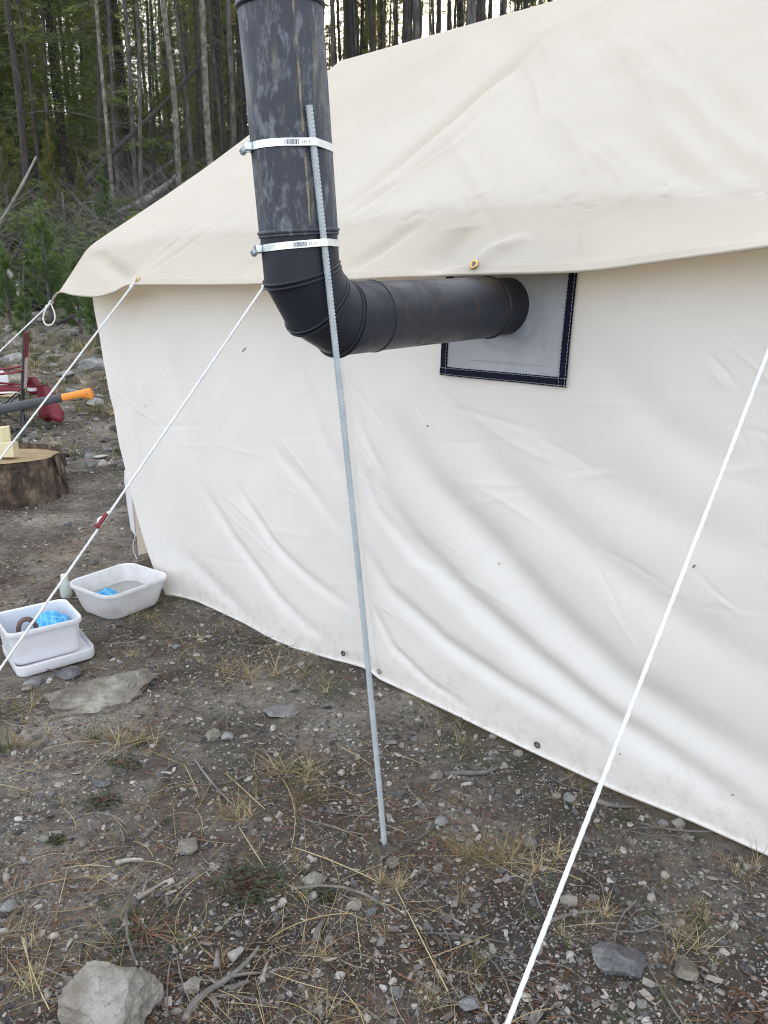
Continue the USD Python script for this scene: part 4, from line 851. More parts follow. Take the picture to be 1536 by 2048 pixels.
for _ in range(40):
    p = j1 + [rg_.normal(0, 0.025), rg_.normal(0, 0.025), 0.05 + rg_.uniform(0, 0.04)]; a_ = rg_.uniform(0, 6.28); d_ = np.array([math.cos(a_), math.sin(a_), 0.4]) * 0.03; e_ = np.cross(d_, [0, 0, 1]) * 0.5
    mb.add([p - d_, p + e_, p + d_, p - e_], [[0, 1, 2], [0, 2, 3]])
solo('salad_leaves', mb, M['greenblade'], 'bright green leaves heaped in the small bowl', 'leaves')

# ------------------------------------------------------------------ dish basin, storage bin and what they hold
def rrect(w, d, r, n=8):
    out = []
    for cx, cy, a0 in ((w / 2 - r, d / 2 - r, 0), (-w / 2 + r, d / 2 - r, 90), (-w / 2 + r, -d / 2 + r, 180), (w / 2 - r, -d / 2 + r, 270)):
        out += [(cx + r * math.cos(math.radians(a0 + t)), cy + r * math.sin(math.radians(a0 + t))) for t in np.linspace(0, 90, n)]
    return np.array(out)
def tub(rows, ctr0, ang, tilt=(0, 0)):
    Rt_ = rotz(ang) @ trimesh.transformations.euler_matrix(tilt[0], tilt[1], 0)[:3, :3]
    return np.array([np.c_[rrect(w, d, r), np.full(32, z)] @ Rt_.T + ctr0 for w, d, r, z in rows])
def onz(px, py, z): d = ray(px, py); return CAM + d * ((CAMH - z) / -d[2])
HB = 0.125
q1, q2, q3, q4 = onz(140, 1166, HB), onz(262, 1115, HB), onz(328, 1152, HB), onz(214, 1210, HB)
cB = (q1 + q2 + q3 + q4) / 4; cB[2] = float(hz(cB[0], cB[1])) + 0.003
eL = nrm(((q2 - q1) + (q3 - q4)) * [1, 1, 0]); eS = nrm(((q4 - q1) + (q3 - q2)) * [1, 1, 0]); skew = abs(eL @ eS); eL = nrm(eL + np.array([-eS[1], eS[0], 0])); LB = np.linalg.norm((q2 - q1 + q3 - q4) / 2) + 0.004; SB = np.linalg.norm((q4 - q1 + q3 - q2) / 2) + 0.004; aB = math.atan2(eL[1], eL[0])
print('basin', LB, SB)
bas = thing('dish_basin', 'large scuffed white plastic dish basin against the tent corner', 'basin', cB)
hB = HB; kk_ = 1.045 * (1 - 0.35 * skew); LB *= kk_; SB *= kk_; print('skew', skew)
rows = [(LB * .74, SB * .68, .045, 0.004), (LB * .78, SB * .74, .055, 0.0), (LB * .83, SB * .80, .06, 0.02), (LB * .955, SB * .95, .055, hB - .012), (LB * .96, SB * .955, .055, hB - .012), (LB * 0.995, SB * 0.99, .06, hB - .014), (LB, SB, .06, hB - .004), (LB * .985, SB * .98, .058, hB + .002), (LB * .945, SB * .935, .052, hB), (LB * .935, SB * .92, .05, hB - .01), (LB * .82, SB * .78, .055, .022), (LB * .76, SB * .7, .05, .006), (LB * .3, SB * .3, .02, .006), (0.004, 0.004, .001, .006)]
P_ = tub(rows, cB, aB); v, f = gridmesh(P_, True); f = np.vstack([f[:, [0, 1, 2]], f[:, [0, 2, 3]], [[0, i + 1, i] for i in range(1, 31)]])
obj('shell', (v, f), M['plasticold'], bas, 50)
wz = 0.052; fr_ = (wz - .022) / (hB - .032)
wv = tub([(LB * (.82 + .115 * fr_), SB * (.78 + .14 * fr_), .055, wz)], cB, aB)[0]
obj('dishwater', (np.vstack([wv, wv.mean(0)]), np.array([[i, (i + 1) % 32, 32] for i in range(32)])), M['water'], bas)
def net(ctr0, ax, ay, h, seed, n=40, wr=1.0):
    u_ = np.linspace(0, 1, n); A_, B_ = np.meshgrid(u_, np.arange(n * 2) / (n * 2) * 2 * np.pi, indexing='ij')
    rr_ = A_ ** 0.6; x_, y_ = rr_ * np.cos(B_), rr_ * np.sin(B_); base_ = np.sqrt(np.clip(1 - rr_ ** 2, 0, 1))
    q_ = np.stack([x_ * 4, y_ * 4, x_ * 0], -1); e = 1 + 0.35 * (meshkit.fbm(q_ * 0.6, 3, seed + 3) - 0.5)
    z_ = h * base_ * (0.55 + 0.9 * meshkit.fbm(q_ * 0.7, 3, seed)) + 0.006 * wr * (meshkit.fbm(q_ * 5, 2, seed + 1) - 0.5)
    return gridmesh(ctr0 + x_[..., None] * e[..., None] * np.asarray(ax) + y_[..., None] * e[..., None] * np.asarray(ay) + z_[..., None] * np.array([0, 0, 1.0]), True)
ex, ey = np.array([math.cos(aB), math.sin(aB), 0]), np.array([-math.sin(aB), math.cos(aB), 0])
pn = onz(210, 1192, cB[2] + wz)
solo('dish_cloth', net(pn + [0, 0, -0.004], ex * 0.062, ey * 0.045, 0.03, 3), M['blue'], 'blue scrubbing cloth floating in the water of the dish basin', 'cloth', smooth=True)
# storage bin standing on its upturned lid
HN = 0.165
r1_, r2_, r3_, r4_ = onz(-6, 1228, HN), onz(140, 1192, HN), onz(152, 1240, HN), onz(6, 1270, HN)
cN = (r1_ + r2_ + r3_ + r4_) / 4; gN = float(hz(cN[0], cN[1])); eN = nrm(((r2_ - r1_) + (r3_ - r4_)) * [1, 1, 0]); aN = math.atan2(eN[1], eN[0])
LN = np.linalg.norm((r2_ - r1_ + r3_ - r4_) / 2) + 0.01; SN = np.linalg.norm((r4_ - r1_ + r3_ - r2_) / 2) + 0.01
print('bin', LN, SN)
en, eyn = np.array([math.cos(aN), math.sin(aN), 0]), np.array([-math.sin(aN), math.cos(aN), 0])
lc = cN + en * 0.020 - eyn * 0.020; lc[2] = gN + 0.010
lid = thing('bin_lid', 'white plastic lid lying upside down under the small storage bin', 'lid', lc)
rows = [(LN * .98, SN * 1.02, .03, .004), (LN * 1.02, SN * 1.06, .035, 0), (LN * 1.04, SN * 1.09, .04, .012), (LN * 1.04, SN * 1.09, .04, .036), (LN * 1.02, SN * 1.06, .038, .040), (LN * 1.0, SN * 1.03, .034, .036), (LN * .985, SN * 1.0, .032, .014), (LN * .9, SN * .86, .03, .010), (LN * .88, SN * .84, .03, .018), (LN * .3, SN * .3, .02, .018), (.004, .004, .001, .018)]
P_ = tub(rows, lc, aN, (0.02, -0.02)); v, f = gridmesh(P_, True); f = np.vstack([f[:, [0, 1, 2]], f[:, [0, 2, 3]], [[0, i + 1, i] for i in range(1, 31)]])
obj('tray', (v, f), M['plastic'], lid, 50)
bn_ = cN.copy(); bn_[2] = gN + 0.031; hN = HN - 0.031 - gN
bin_ = thing('storage_bin', 'small white plastic storage bin holding blue netting at the left edge', 'bin', bn_)
rows = [(LN * .82, SN * .76, .02, .003), (LN * .85, SN * .80, .025, 0), (LN * .87, SN * .82, .025, .01), (LN * .93, SN * .90, .028, hN - .02), (LN * .935, SN * .905, .028, hN - .02), (LN * 0.99, SN * 0.98, .034, hN - .018), (LN, SN, .035, hN - .008), (LN * .985, SN * .975, .034, hN), (LN * .93, SN * .89, .028, hN - .002), (LN * .91, SN * .865, .027, hN - .012), (LN * .85, SN * .79, .024, .012), (LN * .8, SN * .74, .02, .006), (LN * .3, SN * .3, .01, .006), (.004, .004, .001, .006)]
P_ = tub(rows, bn_, aN); v, f = gridmesh(P_, True); f = np.vstack([f[:, [0, 1, 2]], f[:, [0, 2, 3]], [[0, i + 1, i] for i in range(1, 31)]])
obj('shell', (v, f), M['plastic'], bin_, 50)
mbn = net(bn_ + en * LN * .17 + eyn * SN * .04 + [0, 0, hN * .45], en * LN * .25, eyn * SN * .36, 0.062, 7, 70, 1.0)
solo('blue_netting', mbn, M['blue'], 'crumpled blue netting heaped in the right end of the storage bin', 'netting', smooth=60)
mb2 = net(bn_ - en * LN * .13 - eyn * SN * .06 + [0, 0, hN * .42], en * LN * .30, eyn * SN * .26, 0.022, 9, 40, 1.0)
solo('blue_cloth', mb2, M['blue'], 'flat blue cloth on the bottom of the storage bin under the brown handle', 'cloth', smooth=60)
hp_ = [bn_ - en * LN * .29 - eyn * SN * .15 + [0, 0, hN * .62 + z] + en * x for x, z in ((0, 0.0), (0.002, 0.035), (0.016, 0.060), (0.036, 0.062), (0.054, 0.045), (0.064, 0.012))]
solo('brush_handle', tube(catm(hp_, 24), 0.009, 10), M['brown'], 'curved brown handle sticking up inside the storage bin', 'brush handle', smooth=True)
bp = ground(130, 1196); bp = bp + [0.0, 0.02, 0]
jar('soap_bottle', 'clear soap bottle with a cream cap between the bin and the basin', 'bottle', bp, [(0.001, 0), (0.024, 0), (0.027, 0.02), (0.027, 0.06), (0.018, 0.08), (0.012, 0.085), (0.001, 0.086)], M['clearplastic'], ([(0.015, 0.08), (0.017, 0.085), (0.017, 0.103), (0.015, 0.107), (0.001, 0.108)], M['cream']))

# ------------------------------------------------------------------ rocks that can be told apart
def rock(c0, size, seed, rz=0.0, sub=4, cuts=9, tilt=0.0, rough=1.0):
    m = trimesh.creation.icosphere(sub, 1.0); v = np.array(m.vertices); r = np.random.default_rng(seed)
    for _ in range(cuts):
        n_ = nrm(r.normal(size=3)); c_ = r.uniform(0.52, 0.86); q = v @ n_ - c_; v = v - np.outer(np.clip(q, 0, None), n_)
    v *= 1 + rough * (0.22 * (meshkit.fbm(v * 1.6 + seed, 4, seed) - 0.5) + 0.13 * (meshkit.fbm(v * 6 + seed, 4, seed + 1) - 0.5))[:, None]
    e = v.max(0) - v.min(0); v = (v - (v.max(0) + v.min(0)) / 2) / e * np.asarray(size); R_ = rotz(rz) @ trimesh.transformations.euler_matrix(tilt, 0, 0)[:3, :3]
    return v @ R_.T + c0, m.faces
PEAK = {11: (0.50, -0.16)}
def put_rock(px, py, wpx, asp, hgt, m, label, seed, rz=0.0, sub=3, tilt=0.0, sink=0.3, rough=1.0, cuts=9):
    """px, py: where its lower edge shows in the middle; wpx: its width there"""
    g_ = ground(px, py); dep_ = (g_ - CAM) @ np.array([0, math.cos(PITCH), -math.sin(PITCH)]); w = wpx * dep_ / FPX; d_ = w * asp; h = w * hgt
    c0 = g_ + np.array([0, d_ / 2, 0]); c0[2] = float(hz(c0[0], c0[1])) + h * (0.5 - sink)
    p = thing('rock', label, 'rock', (c0[0], c0[1], float(hz(c0[0], c0[1]))))
    v, f = rock(c0, (w, d_, h), seed, rz, sub, cuts, tilt, rough)
    if seed in PEAK:
        k_ = np.clip((v[:, 2:3] - c0[2]) / h + .5, 0, 1); v[:, :2] = c0[:2] + (v[:, :2] - c0[:2]) * (1 - PEAK[seed][0] * k_) + np.array([PEAK[seed][1] * w, 0]) * k_
    obj('stone', (v, f), M[m], p, 55 if sub < 4 else True)
    return c0
rocks = [
 (196, 2135, 280, 0.85, 0.72, 'palerock', 'big pale jagged boulder at the bottom left corner', 11, 0.0, 5, 0.0, 0.26, 1.3, 9),
 (188, 1432, 235, 0.70, 0.36, 'tanrock', 'large flat tan rock slab just below the storage bin', 12, 0.62, 5, 0.10, 0.60, 2.2, 6),
 (1253, 1972, 105, 0.9, 0.62, 'darkrock', 'angular dark grey rock near the bottom right', 13, 0.3, 5, 0, 0.25, 1.5, 13),
 (1381, 1972, 52, 0.9, 0.62, 'tanrock', 'pale tan stone right of the angular dark rock', 14, 1.1, 4, 0, 0.2, 0.8, 12),
 (1141, 1818, 36, 0.9, 0.7, 'palerock', 'small whitish stone just right of the thick near rope', 15, 0.2, 3, 0, 0.2, 1, 11),
 (627, 1776, 54, 0.8, 0.5, 'tanrock', 'tan stone beside the low green plant', 16, 0.7, 4, 0, 0.25, 1, 11),
 (371, 1712, 46, 0.9, 0.6, 'tanrock', 'tan stone lying alone left of the green plant', 17, 1.8, 4, 0, 0.25, 1, 11),
 (381, 1990, 34, 0.9, 0.7, 'palerock', 'whitish cube-shaped stone right of the big pale boulder', 18, 0.6, 3, 0, 0.2, 0.8, 12),
 (423, 1484, 33, 0.9, 0.65, 'tanrock', 'rounded pale stone below the bunch of dry stems on the left', 19, 0.4, 3, 0, 0.2, 0.8, 9),
 (452, 1486, 26, 0.9, 0.6, 'greyrock', 'smaller grey stone touching the rounded pale stone', 20, 2.4, 3, 0, 0.2, 1, 9),
 (873, 1563, 30, 0.9, 0.6, 'tanrock', 'pale tan stone at the end of the curved grey stick', 21, 0.1, 3, 0, 0.2, 0.9, 10),
 (884, 1655, 30, 0.9, 0.6, 'greyrock', 'grey stone right of the foot of the rebar', 22, 0.9, 3, 0, 0.25, 1, 10),
 (1060, 1700, 30, 0.9, 0.75, 'greyrock', 'grey stone in the dry grass left of the near rope', 23, 0.2, 3, 0, 0.2, 1, 10),
 (1142, 1610, 28, 0.9, 0.75, 'greyrock', 'dull grey stone close to the tent hem by the near rope', 24, 1.2, 3, 0, 0.25, 1, 10),
 (1361, 1658, 28, 0.9, 0.65, 'palerock', 'pale stone right under the tent hem on the right', 25, 0.6, 3, 0, 0.2, 0.8, 10),
 (1330, 1655, 22, 0.9, 0.6, 'greyrock', 'grey stone beside the pale stone under the tent hem', 26, 0.1, 3, 0, 0.2, 0.8, 10),
 (940, 2030, 44, 0.8, 0.5, 'greyrock', 'broken grey stone at the bottom left of the near rope', 27, 0.5, 3, 0, 0.2, 1.2, 12),
 (785, 1740, 24, 0.9, 0.7, 'tanrock', 'yellowish pebble just below the rebar foot', 28, 0.4, 3, 0, 0.2, 0.6, 7),
 (935, 1893, 20, 0.9, 0.7, 'tanrock', 'small tan pebble between the rebar and the dark rock', 29, 0.3, 3, 0, 0.2, 0.6, 7),
 (560, 1437, 74, 0.6, 0.18, 'greyrock', 'flat grey slab at the top of the gravel near the tent hem', 30, 0.2, 4, 0, 0.3, 1, 12),
 (196, 1580, 26, 1.6, 0.35, 'darkrock', 'flat bluish stone left of the moss clump', 31, 1.2, 3, 0, 0.25, 1, 10),
 (708, 1824, 34, 0.8, 0.4, 'palerock', 'pale flat stone under the long straw stem', 32, 0.4, 3, 0, 0.25, 1, 10),
 (742, 1836, 24, 0.9, 0.6, 'darkrock', 'dark stone beside the pale flat stone', 33, 0.4, 3, 0, 0.2, 1, 10),
 (12, 1830, 32, 0.9, 0.6, 'greyrock', 'grey stone at the left edge above the boulder', 34, 0.9, 3, 0, 0.2, 1, 10),
 (128, 1362, 56, 0.8, 0.45, 'darkrock', 'dark rounded stone under the front of the storage bin', 35, 0.2, 4, 0, 0.3, 1, 9),
 (62, 1376, 42, 0.8, 0.5, 'darkrock', 'dark stone below the left end of the bin lid', 36, 0.9, 4, 0, 0.3, 1, 9),
 (285, 1282, 16, 0.9, 0.7, 'palerock', 'small pale stone below the dish basin', 37, 0.2, 3, 0, 0.2, 1, 9),
 (350, 1300, 18, 0.9, 0.6, 'greyrock', 'small grey stone right of the pale stone below the basin', 38, 0.2, 3, 0, 0.2, 1, 9),
 (52, 1386, 20, 0.9, 0.6, 'palerock', 'whitish chip of rock left of the large flat slab', 39, 1.0, 3, 0, 0.2, 1, 12),
 (24, 1600, 26, 0.9, 0.5, 'tanrock', 'tan stone in the green moss at the left edge', 40, 0.2, 3, 0, 0.2, 1, 9),
 (988, 1482, 20, 0.9, 0.7, 'palerock', 'pale pebble above the bottom eyelet of the tent', 41, 0.3, 3, 0, 0.2, .7, 8),
 (1038, 1516, 20, 0.9, 0.7, 'tanrock', 'tan pebble by the bottom eyelet of the tent', 42, 0.3, 3, 0, 0.2, .7, 8),
 (180, 748, 66, 0.8, 0.42, 'greyrock', 'grey boulder on the slope right of the camp chair', 51, 0.3, 4, 0, 0.3, 1, 12),
 (140, 792, 30, 0.9, 0.55, 'greyrock', 'small grey boulder behind the carry bag', 52, 0.3, 3, 0, 0.3, 1, 10),
 (184, 815, 34, 0.9, 0.6, 'greyrock', 'rounded grey boulder below the orange axe grip', 53, 0.9, 3, 0, 0.3, 1, 10),
 (48, 641, 28, 0.8, 0.7, 'tanrock', 'pale boulder at the foot of the dead leaning trunk', 54, 0.3, 3, 0, 0.25, 1, 10),
 (17, 668, 20, 0.8, 0.9, 'palerock', 'upright white stone on the left edge of the slope', 55, 0.3, 3, 0, 0.25, 1, 12),
 (78, 645, 24, 0.8, 0.5, 'tanrock', 'flat tan stone beside the pale boulder on the slope', 56, 0.3, 3, 0, 0.25, 1, 12),
 (156, 626, 22, 0.9, 0.7, 'greyrock', 'light grey boulder in the shade of the saplings', 57, 0.3, 3, 0, 0.25, 1, 12),
 (162, 652, 26, 0.8, 0.5, 'greyrock', 'low grey rock below the fallen dark branch on the slope', 58, 0.8, 3, 0, 0.25, 1, 12),
 (20, 728, 44, 0.8, 0.55, 'greyrock', 'mossy grey boulder behind the camp chair', 59, 0.3, 3, 0, 0.3, 1, 10),
 (104, 738, 24, 0.8, 0.4, 'palerock', 'flat whitish stone right of the chair back', 60, 0.3, 3, 0, 0.3, 1, 10),
 (130, 546, 14, 0.8, 0.6, 'palerock', 'white stone glinting behind the saplings near the tent corner', 61, 0.3, 3, 0, 0.3, 1, 10),
 (236, 905, 40, 0.7, 0.35, 'darkrock', 'flat dark rock beside the tent corner behind the basins', 62, 0.5, 3, 0, 0.3, 1, 10),
 (132, 1053, 14, 0.9, 0.8, 'greyrock', 'grey stone on the bare ground below the stump', 63, 0.3, 3, 0, 0.2, .8, 9),
 (185, 1130, 20, 0.9, 0.3, 'darkrock', 'dark flat stone just above the dish basin rim', 64, 0.3, 3, 0, 0.2, .8, 9),
]
for r in rocks: put_rock(*r)
rk = np.random.default_rng(77)
more = []
for k in range(70):                                                             # further stones of the slope
    x, y = rk.uniform(-9, -1.6), rk.uniform(8.0, 17)
    if x > -0.36 * y - 0.0: continue
    s_ = rk.uniform(0.05, 0.26); more.append((x, y, s_))
for x, y, s_ in more:
    c0 = gz(x, y, s_ * 0.12); t = thing('rock', 'weathered stone lying among grass on the slope before the forest', 'rock', gz(x, y), 'scattered stones on the slope')
    obj('stone', rock(c0, (s_, s_ * rk.uniform(.6, 1), s_ * rk.uniform(.35, .7)), int(rk.integers(1e6)), rk.uniform(0, 6), 3), M[rk.choice(['greyrock', 'tanrock', 'palerock'])], t, 55)

# ------------------------------------------------------------------ sticks that can be told apart
def stick(pix, r, m, label, lift=0.0, forks=()):
    pts = []
    for k, q in enumerate(pix):
        g_ = ground(q[0], q[1]); pts.append(g_ + np.array([0, 0, r * 0.7 + (q[2] if len(q) > 2 else 0)]))
    n_ = max(len(pts) * 6, 14); cv = catm(pts, n_); rr_ = r * (1 - 0.55 * np.linspace(0, 1, n_)) * (1 + 0.25 * (meshkit.noise(np.stack([np.arange(n_) * 0.9, np.zeros(n_), np.zeros(n_)], 1), int(pix[0][0])) - 0.5))
    t = thing('stick', label, 'stick', pts[0]); s_ = obj('stem', tube(cv, rr_, 8), M[m], t, True)
    for i, d_, L in forks:
        p = cv[int(i * (n_ - 1))]; obj('side_twig', tube([p, p + np.array(d_) * L * .5 + [0, 0, 0.004], p + np.array(d_) * L], [r * .5, r * .4, r * .2], 6), M[m], s_, True)
stick([(890, 1553), (930, 1550), (972, 1548), (996, 1536)], 0.0095, 'stick', 'curved grey stick right of the pale tan stone', 0, [(0.8, (0.5, 0.8, 0), 0.04)])
stick([(1188, 1602), (1215, 1612), (1263, 1617)], 0.0085, 'stick', 'grey stick sticking out from under the tent hem', 0)
stick([(1120, 1565), (1158, 1546)], 0.006, 'stick', 'short grey stick near the tent hem left of the rope', 0)
stick([(634, 1884), (638, 1862), (646, 1848)], 0.010, 'stick', 'short stubby bent stick with a pale cut end', 0)
stick([(372, 2046), (400, 2000), (455, 1962), (492, 1930), (518, 1898)], 0.0085, 'stick', 'long dark branch running up from the bottom edge', 0, [(0.45, (-0.7, 0.5, 0), 0.05), (0.6, (0.8, 0.1, 0), 0.09)])
stick([(458, 1984), (498, 1966)], 0.008, 'stick', 'short dark stick lying beside the long dark branch', 0)
stick([(462, 1930, 0.01), (486, 1912, 0.012)], 0.012, 'palestick', 'stubby pale broken wood piece above the long dark branch', 0)
stick([(434, 1942), (436, 1916, 0.012)], 0.009, 'stick', 'charred upright stub beside the pale broken piece', 0)
stick([(420, 1995), (480, 1996), (560, 2020)], 0.004, 'stick', 'thin twig trailing right from the long dark branch', 0)
stick([(232, 1731), (252, 1725), (288, 1723)], 0.0075, 'palestick', 'bleached pointed chip of wood on the dark soil', 0)
stick([(275, 1800), (300, 1785), (335, 1765)], 0.006, 'palestick', 'pale forked twig left of the green plant', 0, [(0.2, (-0.1, 0.9, 0), 0.06)])
stick([(284, 1769), (300, 1750)], 0.007, 'stick', 'short brown twig beside the pale forked twig', 0)
stick([(1090, 1850), (1140, 1832), (1200, 1825)], 0.006, 'stick', 'grey twig behind the angular dark rock', 0)
stick([(1310, 1830), (1380, 1822)], 0.005, 'stick', 'thin grey twig right of the dark rock', 0)
stick([(170, 1710), (205, 1700), (260, 1695)], 0.004, 'stick', 'thin twig across the left gravel', 0)
stick([(525, 1966), (535, 1928)], 0.006, 'palestick', 'upright pale splinter right of the long dark branch', 0)
stick([(290, 1676), (322, 1645)], 0.007, 'stick', 'weathered brown stick left of the lone tan stone', 0)

# ------------------------------------------------------------------ loose ground cover
KEEP = lambda x, y: (x * ND[0] + y * ND[1] < DW - 0.015) | (x * WD[0] + y * WD[1] > 3.5)
def area_points(n, r, ymax=9.0, p=1.0, ymin=0.75):
    out = []
    while sum(len(o) for o in out) < n:
        y = ymin * (ymax / ymin) ** (r.random(n) ** p); x = r.uniform(-0.62, 0.62, n) * (y + 0.5)
        k = KEEP(x, y) & ~((np.hypot(x - ctr_[0], y - ctr_[1]) < rS) | (np.hypot(x - cB[0], y - cB[1]) < 0.16) | (np.hypot(x - cN[0], y - cN[1]) < 0.21)); out.append(np.stack([x[k], y[k]], 1))
    return np.vstack(out)[:n]
gr = np.random.default_rng(21)
def pebble_mesh(seed, flat, sub=1):
    return rock(np.zeros(3), (1.0, 0.8, flat), seed, 0, sub, 8, 0, 1.0)
protos = [('pebble', pebble_mesh(100 + k, fl, 2), M['pebble']) for k, fl in enumerate((0.35, 0.5, 0.6, 0.45, 0.25, 0.7))]
n = 80000
xy = area_points(n, gr); dens = fb(xy[:, 0], xy[:, 1], 1.5, 55) + 0.5
sz = 0.0040 * (gr.pareto(2.7, n) + 1) * (0.7 + 0.6 * dens) * (0.75 + 0.12 * xy[:, 1]); sz = np.clip(sz, 0.0028, 0.024)
pos = np.c_[xy, hz(xy[:, 0], xy[:, 1]) + sz * 0.06]
n2_ = 5200; y2 = 6.0 + 16 * gr.random(n2_) ** 1.2; x2 = gr.uniform(-.75, -.25, n2_) * y2; s2 = np.clip(.022 * (gr.pareto(2.0, n2_) + 1), .02, .13); sz = np.r_[sz, s2]; pos = np.vstack([pos, np.c_[x2, y2, hz(x2, y2) + s2 * .08]]); n += n2_
scatter('gravel', protos, pos, randquat(n, gr, 0.6), np.repeat(sz[:, None], 3, 1) * gr.uniform(0.7, 1.3, (n, 3)), gr.integers(0, 6, n), 'loose grey gravel and small stones over the bare soil', 'gravel')
def chipmesh(seed, l=1.0, w=0.3, t=0.08):
    m = trimesh.creation.box((l, w, t)).subdivide(); v = np.array(m.vertices); r = np.random.default_rng(seed); v[:, 2] += 0.12 * l * (v[:, 0] ** 2) * r.normal(); v[:, 1] *= 1 - 0.6 * np.abs(v[:, 0]) * r.random(); v += r.normal(0, 0.045, v.shape) * [1, 1, .5]; return v, m.faces
protos = [('chip', chipmesh(k, 1, w), M['chip']) for k, w in enumerate((0.25, 0.4, 0.55, 0.15))]
n = 6500; xy = area_points(n, gr, 9.0); sz = np.clip(0.0075 * (gr.pareto(2.6, n) + 1), 0.005, 0.030)
pos = np.c_[xy, hz(xy[:, 0], xy[:, 1]) + sz * 0.10 + 0.002]
scatter('wood_chips', protos, pos, randquat(n, gr, 0.35), np.repeat(sz[:, None], 3, 1), gr.integers(0, 4, n), 'weathered wood chips and bark flakes littering the ground', 'wood chips')
def thinmesh(seed, r=0.006, n=5, bend=0.25):
    q = np.random.default_rng(seed); t = np.linspace(-0.5, 0.5, n); b = q.normal(0, bend); return tube(np.stack([t, b * t ** 2, np.abs(q.normal(0, .08)) * (0.25 - t ** 2)], 1), r * (1 - 0.4 * np.abs(t)), 3)
protos = [('needle', thinmesh(k, 0.016, 4), M['needle']) for k in range(5)]
n = 18000; xy = area_points(n, gr, 8.0); cl = fb(xy[:, 0], xy[:, 1], 2.2, 66) + 0.5; keep = gr.random(n) < np.clip((cl - 0.35) * 3.2, 0.08, 1); xy = xy[keep]; n = len(xy)
sz = gr.uniform(0.02, 0.055, n); pos = np.c_[xy, hz(xy[:, 0], xy[:, 1]) + 0.005]
scatter('fallen_needles', protos, pos, randquat(n, gr, 0.3), np.repeat(sz[:, None], 3, 1), gr.integers(0, 5, n), 'rusty brown fallen pine needles strewn over the soil', 'pine needles')
protos = [('twig', thinmesh(40 + k, 0.012, 6, 0.5), M['stick']) for k in range(5)]
n = 2200; xy = area_points(n, gr, 12.0); y2 = 6.5 + 14 * gr.random(2600); xy = np.vstack([xy, np.c_[gr.uniform(-.75, -.25, 2600) * y2, y2]]); n += 2600; sz = np.clip(0.05 * (gr.pareto(2.5, n) + 1), 0.04, 0.3) * np.where(np.arange(n) < 2200, 1, 2.6); pos = np.c_[xy, hz(xy[:, 0], xy[:, 1]) + 0.006]
scatter('twigs', protos, pos, randquat(n, gr, 0.25), np.repeat(sz[:, None], 3, 1), gr.integers(0, 5, n), 'small grey broken twigs scattered across the ground', 'twigs')
def tuft(seed, nb, h, spread, w=0.0016):
    r = np.random.default_rng(seed); mb_ = MB()
    for _ in range(nb):
        a = r.uniform(0, 6.283); L = h * r.uniform(.45, 1.1); lean = r.uniform(.15, 1) * spread; p0 = np.array([r.normal(0, h * .07), r.normal(0, h * .07), 0]); d_ = np.array([math.cos(a), math.sin(a), 0]); droop = r.uniform(0, .5)
        pts = [p0 + d_ * lean * L * t + np.array([0, 0, L * (t * (1 - .25 * lean) - droop * t * t)]) + [0, 0, 0.002] for t in np.linspace(0, 1, 5)]
        s_ = np.cross(d_, [0, 0, 1]) * w; s_ = s_ * r.uniform(.5, 1.3); v = []
        for k, p in enumerate(pts): q = 1 - k / 4.3; v += [p - s_ * q, p + s_ * q]
        mb_.add(np.array(v), [[2 * k, 2 * k + 1, 2 * k + 3, 2 * k + 2] for k in range(4)])
    return mb_.get()
protos = [('straw_tuft', tuft(k, [26, 14, 9, 20][k], 1.0, [1.3, 2.2, 1.0, 1.8][k], [.010, .008, .009, .009][k]), M['straw']) for k in range(4)] + [('green_tuft', tuft(20 + k, 22, 1.0, 1.2, 0.012), M['greenblade']) for k in range(2)]
tpx = [(250, 1500, .13), (300, 1490, .12), (170, 1480, .11), (60, 1440, .12), (20, 1500, .12), (560, 1545, .13), (600, 1555, .11), (540, 1360, .13), (480, 1370, .10), (430, 1300, .10), (590, 1330, .12), (640, 1350, .08), (300, 1250, .10), (340, 1270, .12), (230, 1320, .08), (470, 1640, .09), (960, 1720, .13), (1000, 1700, .12), (1060, 1715, .14), (1090, 1735, .10), (940, 1710, .08), (1170, 1560, .08), (905, 1450, .09), (860, 1470, .08), (860, 1400, .10), (930, 1490, .07), (1400, 1850, .13), (1390, 1900, .10), (1180, 1840, .07), (640, 2040, .10), (40, 1870, .08), (60, 1960, .07), (785, 1775, .09), (1150, 1600, .07), (900, 1600, .06), (120, 1330, .06), (380, 1190, .06), (420, 1210, .07), (310, 1205, .08), (520, 1285, .07), (1500, 1740, .10), (700, 1420, .06), (590, 1590, .10), (300, 1600, .06)]
pos, sc2, idx = [], [], []
for px, py, h in tpx:
    for k in range(6):
        g_ = ground(px + gr.normal(0, 26), py + gr.normal(0, 14)); pos.append(g_); sc2.append(h * gr.uniform(.3, 1.1)); idx.append(gr.integers(0, 4) if gr.random() < .9 else gr.integers(4, 6))
n = 420; xy = area_points(n, gr, 9.0)
k = fb(xy[:, 0], xy[:, 1], 1.1, 91) > 0.02; xy = xy[k]
for x, y in xy: pos.append(gz(x, y)); sc2.append(gr.uniform(.025, .075)); idx.append(gr.integers(0, 6))
for k in range(5200):                                                           # the slope up to the trees
    y = gr.uniform(6.2, 22); x = gr.uniform(-0.75, -0.30) * y + gr.normal(0, .3)
    if fb(x, y, 0.7, 92) < -0.05 and gr.random() < .75: continue
    pos.append(gz(x, y)); sc2.append(gr.uniform(.07, .30)); idx.append(gr.integers(0, 4) if gr.random() < .62 else gr.integers(4, 6))
n = len(pos); sc2 = np.array(sc2)
scatter('dry_grass', protos, np.array(pos), randquat(n, gr, 0.12), np.stack([sc2, sc2, sc2 * .85], 1), np.array(idx), 'thin tufts of straw coloured dry grass and some green blades', 'grass')
